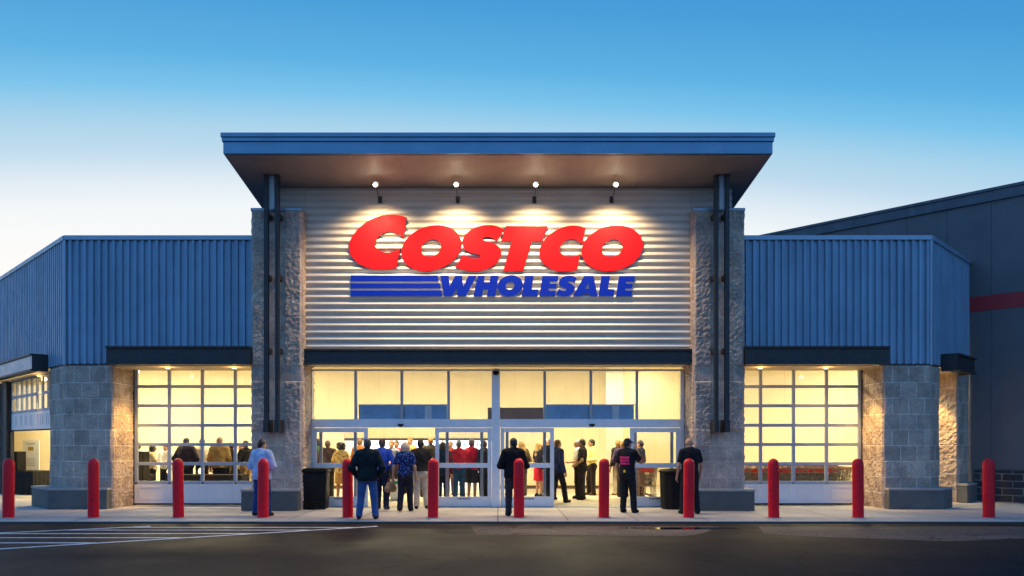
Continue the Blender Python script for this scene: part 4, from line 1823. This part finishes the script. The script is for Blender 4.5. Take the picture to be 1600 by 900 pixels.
def hairmat(col):
    key = ('hair', tuple(col))
    if key not in MATCACHE:
        t = NT('hair_strands')
        v = t.coord('Object', (30, 30, 6))
        n = t.noise(v, 4, 3)
        t.set(Base_Color=t.ramp(n, tuple(x * .6 for x in col), tuple(min(1, x * 1.35) for x in col)), Roughness=.55)
        t.bump(n, .4, .01)
        MATCACHE[key] = t.m
    return MATCACHE[key]


def person(label, px, py, top=None, heading=0, H=1.75, arms=('down', 'down'), legs='stand', sleeve=1.0, trousers=(.02, .02, .03),
           shoes=(.02, .018, .016), hair='short', haircol=(.03, .02, .015), skin='skin', fat=1.0, female=False, hem=.90, skirt=None,
           vox=.016, nod=0.0, turn=0.0, pattern=None, cap=None, group=None, Y=None, face=None, over=.0, back_print=None, X_=None):
    Y = F_PX * CAM_Z / (py - PY0) if Y is None else Y
    X0 = xat(px, Y) if X_ is None else X_
    s = H / 1.75
    sw = .165 if female else .185                    # shoulder joint
    fx = fat
    arm = []
    for sd, nm in ((1, arms[1]), (-1, arms[0])):
        e, h_ = ARMS[nm]
        dx = (fx - 1) * .12
        arm.append((sd, (sd * sw, 0, 1.425), (sd * (e[0] + dx), e[1], e[2]), (sd * (h_[0] + dx * .6), h_[1] + (fx - 1) * .08, h_[2])))
    leg = []
    for (kn, an), sd in zip(LEGS[legs], (1, -1)):
        leg.append((sd, (sd * .092, 0, .93), kn, an))
    lo, hi = (-.62, -.42, -.01), (.62, .62, 1.84)
    th = R(turn)
    hc = np.array((0, .02 + nod * .06, 1.635 - nod * .015))

    def rot(v):
        return (v[0] * math.cos(th) - v[1] * math.sin(th), v[0] * math.sin(th) + v[1] * math.cos(th), v[2])

    def hp(x, y, z):
        # nod: pitch the head forward
        c, sn = math.cos(nod), math.sin(nod)
        y2, z2 = y * c + z * sn, -y * sn + z * c
        return tuple(hc + np.array(rot((x, y2, z2))))

    def torso(f, g):
        f.ell((0, .0, 1.285), ((.165 if female else .18) * fx + g, .112 * fx + g, .235 + g), .04)
        f.ell((0, .012 * fx, 1.06), (.150 * fx + g, .110 * fx ** 1.5 + g, .19 + g), .05)
        f.ell((0, -.005, .93), ((.172 if female else .163) * fx + g, .122 * fx + g, .13 + g), .05)
        f.cone((-sw + .03, 0, 1.43), (sw - .03, 0, 1.43), .058 + g, .058 + g, .06)
        f.cone((0, -.02, 1.40), (0, .0, 1.50), .085 + g, .058 + g, .05)
        if female:
            f.ell((.07, .09, 1.27), (.065 + g, .055 + g, .06 + g), .04)
            f.ell((-.07, .09, 1.27), (.065 + g, .055 + g, .06 + g), .04)

    # --- body: one continuous skin
    f = Field(lo, hi, vox)
    torso(f, -.006)
    f.cone((0, -.012, 1.46), tuple(hc + np.array((0, -.02, -.05))), .056, .052, .02)
    f.ell(hp(0, -.008, .022), (.076, .094, .098), .02)
    f.ell(hp(0, .022, -.045), (.058, .068, .072), .03)
    f.cone(hp(0, .088, .0), hp(0, .108, -.028), .010, .015, .012)
    for sd in (-1, 1):
        f.ell(hp(sd * .077, -.008, -.012), (.012, .022, .032), .008)
        f.ell(hp(sd * .030, .098, .012), (.016, .012, .010), .01)
    ex = MB()
    for sd, S0, E, Hd in arm:
        f.cone(S0, E, .050, .040, .03)
        f.cone(E, Hd, .040, .027, .02)
        d = Vector(Hd) - Vector(E)
        d.normalize()
        pc = Vector(Hd) + d * .05
        f.cone(Vector(Hd) + d * .01, Vector(Hd) + d * .075, .026, .030, .015)
        hand_mesh(ex, E, Hd, sd)
    for sd, hip, kn, an in leg:
        f.cone(hip, kn, .082 * fx ** .5, .056, .03)
        f.cone(kn, an, .056, .036, .02)
        f.cone((an[0], an[1] - .03, .05), (an[0] * 1.08, an[1] + .11, .04), .034, .03, .02)
    body = f.build('person', M[skin], None, ex)
    # --- trousers
    g = .014
    if trousers is not None:
        f = Field((-.4, -.42, 0), (.4, .42, 1.14), vox)
        f.ell((0, .012 * fx, 1.03), (.150 * fx + g, .110 * fx ** 1.5 + g, .15), .05)
        f.ell((0, -.005, .93), ((.172 if female else .163) * fx + g, .122 * fx + g, .13 + g), .05)
        for sd in (-1, 1):
            f.ell((sd * .07 * fx, -.06, .90), (.085 * fx, .085, .09), .05)
        for sd, hip, kn, an in leg:
            f.cone(hip, kn, .092 * fx ** .5 + g, .068 + g, .03)
            f.cone(kn, (an[0], an[1] - .005, an[2] - .03), .068 + g, .060 + g * .8, .02)
        f.folds(.0035, px)
        f.cut((0, 0, 1.06), (0, 0, 1))
        f.cut((0, 0, .045), (0, 0, -1))
        f.build('trousers', fab(trousers), body)
    if skirt is not None:
        f = Field((-.45, -.4, .3), (.45, .4, 1.14), vox)
        f.ell((0, 0, 1.0), (.155 * fx + g, .12 * fx + g, .14), .04)
        f.cone((0, 0, .93), (0, .01, .50), .18 * fx, .21 * fx, .05, 1.25)
        f.folds(.005, px)
        f.cut((0, 0, 1.06), (0, 0, 1))
        f.cut((0, 0, .52), (0, 0, -1))
        f.build('skirt', fab(skirt), body)
    # --- top
    if top is not None:
        g = .020 + over
        f = Field(lo, (.62, .62, 1.62), vox)
        torso(f, g)
        if hem < .88:
            f.cone((0, 0, 1.0), (0, -.005, hem - .02), .165 * fx + g * .4, .178 * fx + g * .4, .05, 1.35)
        for sd, S0, E, Hd in arm:
            if sleeve > .75:
                f.cone(S0, E, .060 + g * .8, .050 + g * .6, .035)
                f.cone(E, Vector(E).lerp(Vector(Hd), .95), .050 + g * .6, .036 + g * .5, .02)
            else:
                q = Vector(S0).lerp(Vector(E), .62)
                f.cone(S0, q, .060 + g * .8, .056 + g * .7, .035)
        f.cone((0, -.02, 1.43), (0, -.008, 1.50), .075 + over, .064 + over, .03)
        f.folds(.004, px * 1.3)
        f.cut((0, 0, hem), (0, 0, -1))
        f.cut((0, .02, 1.525), (0, .35, 1))
        f.build('jacket' if over > .008 else 'shirt', fab(top, pattern), body)
    # --- shoes
    if shoes is not None:
        for sd, hip, kn, an in leg:
            f = Field((an[0] - .12, an[1] - .16, -.01), (an[0] + .12, an[1] + .24, .22), vox * .8)
            z0 = an[2] - .085
            f.cone((an[0], an[1] - .045, .050 + z0), (an[0] * 1.1, an[1] + .12, .038 + z0), .046, .042, .02)
            f.cone((an[0], an[1] - .02, .05 + z0), (an[0], an[1], .10 + z0), .048, .044, .02)
            f.cut((0, 0, .003 + z0 * .4), (0, 0, -1))
            f.build('shoe', fab(shoes), body)
    # --- hair
    if hair != 'bald':
        f = Field(tuple(hc + np.array((-.19, -.22, -.42))), tuple(hc + np.array((.19, .19, .2))), min(vox, .014))
        f.ell(hp(0, -.014, .030), (.086, .103, .104), .02)
        if hair == 'short':
            f.cone(hp(0, -.06, -.02), hp(0, -.055, -.055), .058, .046, .03)
            f.folds(.002, px)
            f.cut(hp(0, .040, .02), rot((0, .8, -.75)))
            f.cut(hp(0, .095, .05), rot((0, 1, 0)))
        elif hair == 'bob':
            for sd in (-1, 1):
                f.cone(hp(sd * .065, -.02, .02), hp(sd * .08, -.015, -.10), .05, .052, .04)
            f.ell(hp(0, -.05, -.04), (.098, .075, .10), .04)
            f.folds(.004, px)
            f.cut(hp(0, .050, -.02), rot((0, 1, -.28)))
        elif hair == 'long':
            for sd in (-1, 1):
                f.cone(hp(sd * .06, -.03, .0), (sd * .075 + hc[0], -.06, 1.40), .045, .05, .04)
            f.cone(hp(0, -.06, -.02), (0, -.10, 1.33), .085, .07, .05, 1.6)
            f.folds(.004, px)
            f.cut(hp(0, .050, -.02), rot((0, 1, -.28)))
        elif hair == 'curly':
            f.ell(hp(0, -.03, .01), (.125, .125, .125), .03)
            for q in range(16):
                a = q * 2.4
                f.ell(hp(.105 * math.cos(a), -.03 + .1 * math.sin(a), -.06 + .011 * q), (.04, .04, .04), .02)
            f.cut(hp(0, .055, -.03), rot((0, 1, -.25)))
        f.build('hair', hairmat(haircol), body)
    if cap:
        f = Field(tuple(hc + np.array((-.2, -.2, -.05))), tuple(hc + np.array((.22, .26, .2))), .012)
        f.ell(hp(0, -.008, .045), (.090, .106, .094), .01)
        f.cut(hp(0, 0, .035), (0, -.1, -1))
        f.cone(hp(-.035, .09, .045), hp(-.03, .16, .035), .012, .010, .03)
        f.cone(hp(.035, .09, .045), hp(.03, .16, .035), .012, .010, .03)
        f.cone(hp(0, .09, .047), hp(0, .175, .037), .013, .010, .04)
        f.build('cap', fab(cap), body)
    if face is None:
        face = abs(((heading + turn + 180) % 360) - 180) > 50
    if face:
        for sd in (-1, 1):
            mb = MB().lathe([(.002, -.008), (.008, -.004), (.0095, 0), (.008, .004), (.002, .008)], 8)
            mb.xf(Matrix.Translation(hp(sd * .030, .0915, .012)))
            mb.build('eye', M['eye'], body, smooth='all')
        mb = MB().tube([hp(-.022, .082, -.062), hp(0, .092, -.060), hp(.022, .082, -.062)], [.003, .006, .003], 6)
        mb.build('mouth', M['lip'], body, smooth='all')
    if back_print:
        col, zc, w_, h_ = back_print
        mb = MB()
        n = 8
        for r_ in range(3):
            vs, fs = [], []
            for i in range(n + 1):
                x = -w_ + 2 * w_ * i / n
                for dz in (0, h_ * .26):
                    z = zc + h_ * (.5 - .36 * r_) - dz
                    y = -(.112 * fx + g + .004) * math.sqrt(max(.05, 1 - (x / (.18 * fx + g)) ** 2 - ((z - 1.285) / .26) ** 2)) - .008
                    vs.append((x, y, z))
            for i in range(n):
                fs.append((2 * i, 2 * i + 1, 2 * i + 3, 2 * i + 2))
            mb.add(vs, fs)
        mb.build('back_print', fab(col), body)
    body.scale = (s, s, s)
    place(body, X0, Y, 0.004 if Y > YS + .1 else .001, R(heading))
    tag(body, label, 'person', group)
    return body


NAVY, BLACK, DENIM = lin(30, 34, 58), (.012, .012, .014), lin(38, 66, 120)
GREY, BEIGE = (.06, .055, .05), lin(190, 172, 150)
# in front of the doors
person('person in a pale blue hoodie and blue jeans behind a bollard by the left pillar', 409, 806, lin(176, 190, 222), -20, 1.74, ('front', 'front'), 'wide', 1.0, DENIM, (.05, .03, .02),
       'short', (.035, .012, .010), fat=1.16, hem=.84, over=.022, vox=.0135, turn=-35)
person('man in a dark green-black jacket and faded blue jeans, standing wide with hands in pockets', 574, 811, (.012, .018, .020), 3, 1.75, ('pocket', 'pocket'), 'wide', 1.0, lin(62, 90, 140), (.04, .03, .025),
       'short', (.055, .05, .048), fat=1.12, hem=.84, over=.022, vox=.0135, skin='skin_tan')
person('man in a bright blue shirt and navy trousers behind the man in blue jeans', 597, 796, lin(52, 84, 178), -12, 1.76, ('down', 'belt'), 'stand', 1.0, NAVY, (.04, .04, .06),
       'short', (.06, .03, .018), vox=.0145, hem=.93)
w_blonde = person('blonde woman in a navy patterned blouse with a tan bag on her arm', 633, 799.5, lin(28, 44, 92), -8, 1.68, ('carry', 'down'), 'step', .5, (.014, .016, .028), (.012, .012, .012),
                  'bob', lin(205, 180, 150), female=True, hem=.86, vox=.0135, pattern=((.16, .28, .55), 22))
person('man in a black leather jacket and beige trousers, back turned, at the left doorway', 657, 795, (.022, .020, .018), 2, 1.74, ('belt', 'belt'), 'shift', 1.0, lin(196, 180, 160), (.03, .02, .015),
       'short', (.015, .012, .012), fat=1.14, hem=.96, over=.015, vox=.0135)
person('man in a black jacket and charcoal trousers before the white centre post', 802, 806, (.010, .010, .012), 12, 1.77, ('front', 'front'), 'stand', 1.0, (.03, .034, .042), (.01, .01, .01),
       'short', (.02, .016, .014), fat=1.05, hem=.86, over=.02, vox=.0135, turn=25)
cap_man = person('man in a black cap and black t-shirt with pink back print, hand raised', 980, 801, (.010, .011, .015), -38, 1.76, ('down', 'face'), 'shift', .5, (.012, .013, .018), (.01, .01, .01),
                 'short', (.02, .016, .014), fat=1.08, hem=.93, vox=.0135, cap=(.01, .014, .03), skin='skin_tan', back_print=(lin(226, 60, 120), 1.24, .12, .20), turn=-20)
person('bald man in a black t-shirt with bowed head beside the round black bin', 1078, 803, (.010, .011, .015), 8, 1.78, ('down', 'down'), 'wide', .5, (.012, .013, .020), (.02, .016, .014),
       'bald', fat=1.17, hem=.90, vox=.0135, nod=.45)
# inside the right doorway
person('guard in a dark short-sleeved uniform seen from the side in the right doorway', 910, 781, lin(36, 30, 36), 75, 1.76, ('belt', 'belt'), 'stand', .5, lin(42, 36, 38), (.012, .01, .01),
       'short', (.06, .035, .02), skin='skin_tan', fat=1.02, hem=.97, vox=.0145)
person('white-haired man in a white shirt and black trousers behind the guard', 903, 779, lin(235, 232, 222), 80, 1.74, ('front', 'front'), 'stand', .5, (.012, .012, .014), (.01, .01, .01),
       'short', (.62, .56, .46), hem=1.0, vox=.016)
person('dark-haired man in a cream shirt talking at the right of the guard', 925, 774, lin(236, 216, 140), 100, 1.76, ('front', 'front'), 'shift', 1.0, lin(44, 36, 40), (.10, .05, .02),
       'short', (.025, .018, .014), hem=.95, vox=.016)
person('man in a navy suit striding in beside the right sliding door', 871, 786, lin(40, 52, 88), -62, 1.74, ('swingf', 'down'), 'walk', 1.0, (.014, .014, .02), (.02, .012, .01),
       'short', (.16, .07, .02), hem=.84, over=.012, vox=.0145)
person('bald man in a dark suit just behind the man in navy', 860, 781, lin(30, 34, 52), -30, 1.80, ('down', 'down'), 'stand', 1.0, (.014, .014, .02), (.01, .01, .01), 'bald', hem=.84, over=.012)
person('blond person in a dark jacket and pale grey trousers behind the man in the cap', 966, 774, (.03, .026, .022), 35, 1.74, ('down', 'front'), 'stand', 1.0, lin(186, 170, 150), (.35, .22, .05),
       'short', (.42, .24, .09), hem=.92, over=.012, vox=.016)
person('person in a dark violet top next to the blond person in the right doorway', 973, 777, lin(66, 54, 90), -20, 1.72, ('front', 'front'), 'stand', 1.0, (.02, .02, .025), (.02, .02, .02), 'short', (.30, .16, .06))
person('person in dark navy seen through the right door pane behind the man in the cap', 1001, 777, lin(34, 40, 60), 60, 1.73, ('front', 'down'), 'stand', 1.0, (.014, .014, .02), (.02, .02, .02), 'short', (.03, .02, .015))
# behind the pane left of the centre post
person('woman with long blonde hair, dark top and red skirt behind the right bay door pane', 842, 777, (.025, .022, .04), -60, 1.70, ('front', 'front'), 'stand', .5, None, (.02, .02, .02),
       'long', (.55, .34, .10), female=True, hem=.96, skirt=lin(190, 28, 48), vox=.016)
person('woman with brown-blonde hair and olive trousers behind the right bay door pane', 815, 775, lin(96, 82, 50), 20, 1.72, ('down', 'front'), 'stand', 1.0, (.06, .065, .055), (.02, .02, .02), 'long', (.34, .2, .07), female=True, hem=.92)
person('white-haired person in a red and navy top behind the blonde woman', 853, 771, lin(70, 40, 80), 150, 1.80, ('front', 'front'), 'stand', 1.0, (.02, .02, .03), (.02, .02, .02), 'short', (.72, .66, .55))
# crowd behind the left bay
person('woman in a crimson cardigan and dark skirt behind the left bay door pane', 737, 783, lin(206, 30, 62), -35, 1.76, ('reach', 'reach'), 'stand', 1.0, None, (.1, .05, .03),
       'short', (.14, .05, .02), female=True, hem=.88, skirt=(.025, .022, .018), fat=1.08, vox=.0145)
person('grey-haired man in a red shirt and blue trousers beside the woman in crimson', 717, 784, lin(210, 42, 62), 15, 1.72, ('front', 'front'), 'stand', 1.0, lin(46, 80, 120), (.03, .02, .02),
       'short', (.18, .17, .16), fat=1.12, hem=.94, vox=.0145)
person('dark-haired person in a teal coat at the left edge of the left bay door pane', 692, 787, lin(28, 48, 66), 10, 1.68, ('down', 'down'), 'stand', 1.0, lin(24, 30, 44), (.02, .02, .02), 'bob', (.03, .018, .012), female=True, hem=.80, over=.012)
person('person in a dark purple jacket right of the woman in crimson', 756, 783, lin(40, 32, 54), 60, 1.72, ('front', 'front'), 'stand', 1.0, (.014, .014, .02), (.02, .02, .02), 'short', (.09, .04, .02), hem=.84, over=.012)
person('blonde person in a rust top facing out, far behind the red shirts', 704, 773, lin(150, 70, 40), 160, 1.70, ('front', 'front'), 'stand', 1.0, (.02, .02, .025), (.02, .02, .02), 'short', (.35, .18, .06))
person('man in a green shirt at the far left of the left bay', 496, 779, lin(60, 100, 70), 40, 1.78, ('down', 'front'), 'stand', .5, (.03, .03, .03), (.02, .02, .02), 'short', (.03, .02, .015), skin='skin_tan')
person('brown-haired man in a dark grey jacket behind the left bay glass', 512, 781, lin(78, 62, 62), 5, 1.72, ('down', 'down'), 'stand', 1.0, (.03, .028, .03), (.02, .02, .02), 'short', (.13, .06, .03), hem=.86, over=.015, fat=1.08)
person('woman with big dark curly hair and a cream flowered dress behind the left bay glass', 533, 783, lin(226, 196, 128), -15, 1.66, ('front', 'front'), 'stand', .5, None, (.03, .02, .02),
       'curly', (.014, .010, .008), female=True, hem=.84, skirt=lin(190, 150, 90), pattern=((.02, .02, .02), 14), skin='skin_tan', vox=.0145)
cr = [(562, 772, lin(160, 100, 50), -20, (.20, .09, .03), 'auburn-haired person in ochre, half hidden by the man in blue jeans'),
      (612, 776, lin(120, 126, 150), 170, (.22, .10, .04), 'person in a grey-blue top facing out behind the man in bright blue'),
      (620, 772, lin(200, 60, 70), 165, (.10, .05, .03), 'person in coral facing out, left of the blonde woman'),
      (641, 771, lin(214, 180, 110), 150, (.30, .15, .05), 'fair-haired person in yellow facing out behind the blonde woman'),
      (664, 777, lin(228, 200, 140), -30, (.05, .03, .02), 'dark-haired person in a cream top right behind the leather jacket'),
      (673, 775, lin(46, 40, 38), 20, (.26, .12, .04), 'ginger-haired person in black at the right edge of the left doorway')]
for px, py, c, hd, hcx, lab in cr:
    person(lab, px, py, c, hd, 1.58 + .034 * (px * 7 % 8), [('front', 'down'), ('down', 'belt'), ('front', 'front'), ('loose', 'down')][px % 4], ['stand', 'shift', 'step'][px % 3], 1.0, (.02, .02, .025), (.02, .02, .02), 'short', hcx, hem=.88, vox=.018, group='crowd in the left doorway')
# behind the left glass garage door
person('dark-haired woman in a cream blouse reaching out behind the left garage door', 238, 778, lin(238, 214, 170), -70, 1.60, ('reach', 'reach'), 'stand', .5, (.02, .02, .025), (.02, .02, .02), 'bob', (.014, .010, .008), female=True, hem=.90, Y=22.4, skin='skin_tan', vox=.0145)
person('brown-haired person behind the tall black loudspeaker', 216, 778, lin(226, 214, 200), 30, 1.66, ('front', 'front'), 'stand', 1.0, (.02, .02, .025), (.02, .02, .02), 'short', (.10, .04, .02), Y=22.6)
person('person in a white shirt facing out, left of the man in dark purple', 259, 775, lin(246, 240, 226), 170, 1.63, ('front', 'front'), 'stand', 1.0, (.02, .02, .025), (.02, .02, .02), 'short', (.20, .09, .04), Y=23.4)
person('broad man in a dark purple-grey jacket, back to the left garage door', 291, 778, lin(50, 40, 50), -8, 1.80, ('belt', 'belt'), 'stand', 1.0, (.014, .014, .02), (.02, .02, .02), 'short', (.03, .018, .012), fat=1.2, hem=.88, over=.02, Y=22.5, vox=.0145)
person('person with cropped dark hair in pale grey beside the man in the khaki jacket', 316, 776, lin(214, 200, 180), 40, 1.78, ('front', 'down'), 'stand', 1.0, (.02, .02, .025), (.02, .02, .02), 'short', (.03, .02, .015), Y=23.0)
person('tall man in a khaki jacket, back to the left garage door', 343, 778, lin(150, 122, 74), 4, 1.82, ('down', 'down'), 'stand', 1.0, (.018, .014, .016), (.02, .02, .02), 'short', (.22, .12, .06), fat=1.18, hem=.88, over=.025, Y=22.4, vox=.0145)
person('person in a black top near the left pillar behind the garage door', 361, 776, lin(30, 26, 28), 70, 1.66, ('front', 'front'), 'stand', 1.0, (.03, .03, .03), (.02, .02, .02), 'short', (.06, .03, .02), Y=22.9)
person('person in a black jacket with tan trousers beside the left pillar behind the garage door', 384, 776, lin(28, 24, 26), 60, 1.72, ('front', 'front'), 'stand', 1.0, lin(150, 118, 74), (.02, .02, .02), 'short', (.03, .02, .015), Y=22.6, hem=.95)
person('fair-haired person in a white top facing out, just left of the left pillar', 377, 774, lin(240, 226, 200), 150, 1.62, ('front', 'front'), 'stand', 1.0, (.03, .03, .03), (.02, .02, .02), 'short', (.30, .14, .05), Y=23.6)

# bag on the blonde woman's arm
hx = Vector((-.345, .06, .82)) * (1.68 / 1.75)
p = w_blonde.location + Matrix.Rotation(w_blonde.rotation_euler.z, 3, 'Z') @ hx
t = thing('handbag', 'tan leather handbag hanging from the blonde woman\'s left arm', 'bag', (p.x - .05, p.y, p.z - .33), R(60))
f = Field((-.25, -.18, -.02), (.25, .18, .34), .015)
f.cone((-.11, 0, .09), (.11, 0, .09), .085, .085, .03)
f.cone((-.07, 0, .2), (.07, 0, .2), .06, .06, .06)
f.folds(.003, 2)
f.build('pouch', fab(lin(150, 120, 90)), t)
MB().tube([(-.09, 0, .23), (-.07, 0, .32), (0, 0, .37), (.07, 0, .32), (.09, 0, .23)], .010, 6, False).build('strap', fab(lin(120, 92, 66)), t, smooth='all')
# badge on the belt of the man with the cap
mb = MB()
mb.box(-.028, .028, -.01, .006, -.03, .03)
o = mb.build('belt_badge', fab(lin(220, 200, 40)), cap_man, bevel=.004)
o.location = (.02, -.165, .99)
# phone held by the man in the cap
hx = Vector((.075, .30, 1.60)) * (1.76 / 1.75)
p = cap_man.location + Matrix.Rotation(cap_man.rotation_euler.z, 3, 'Z') @ hx
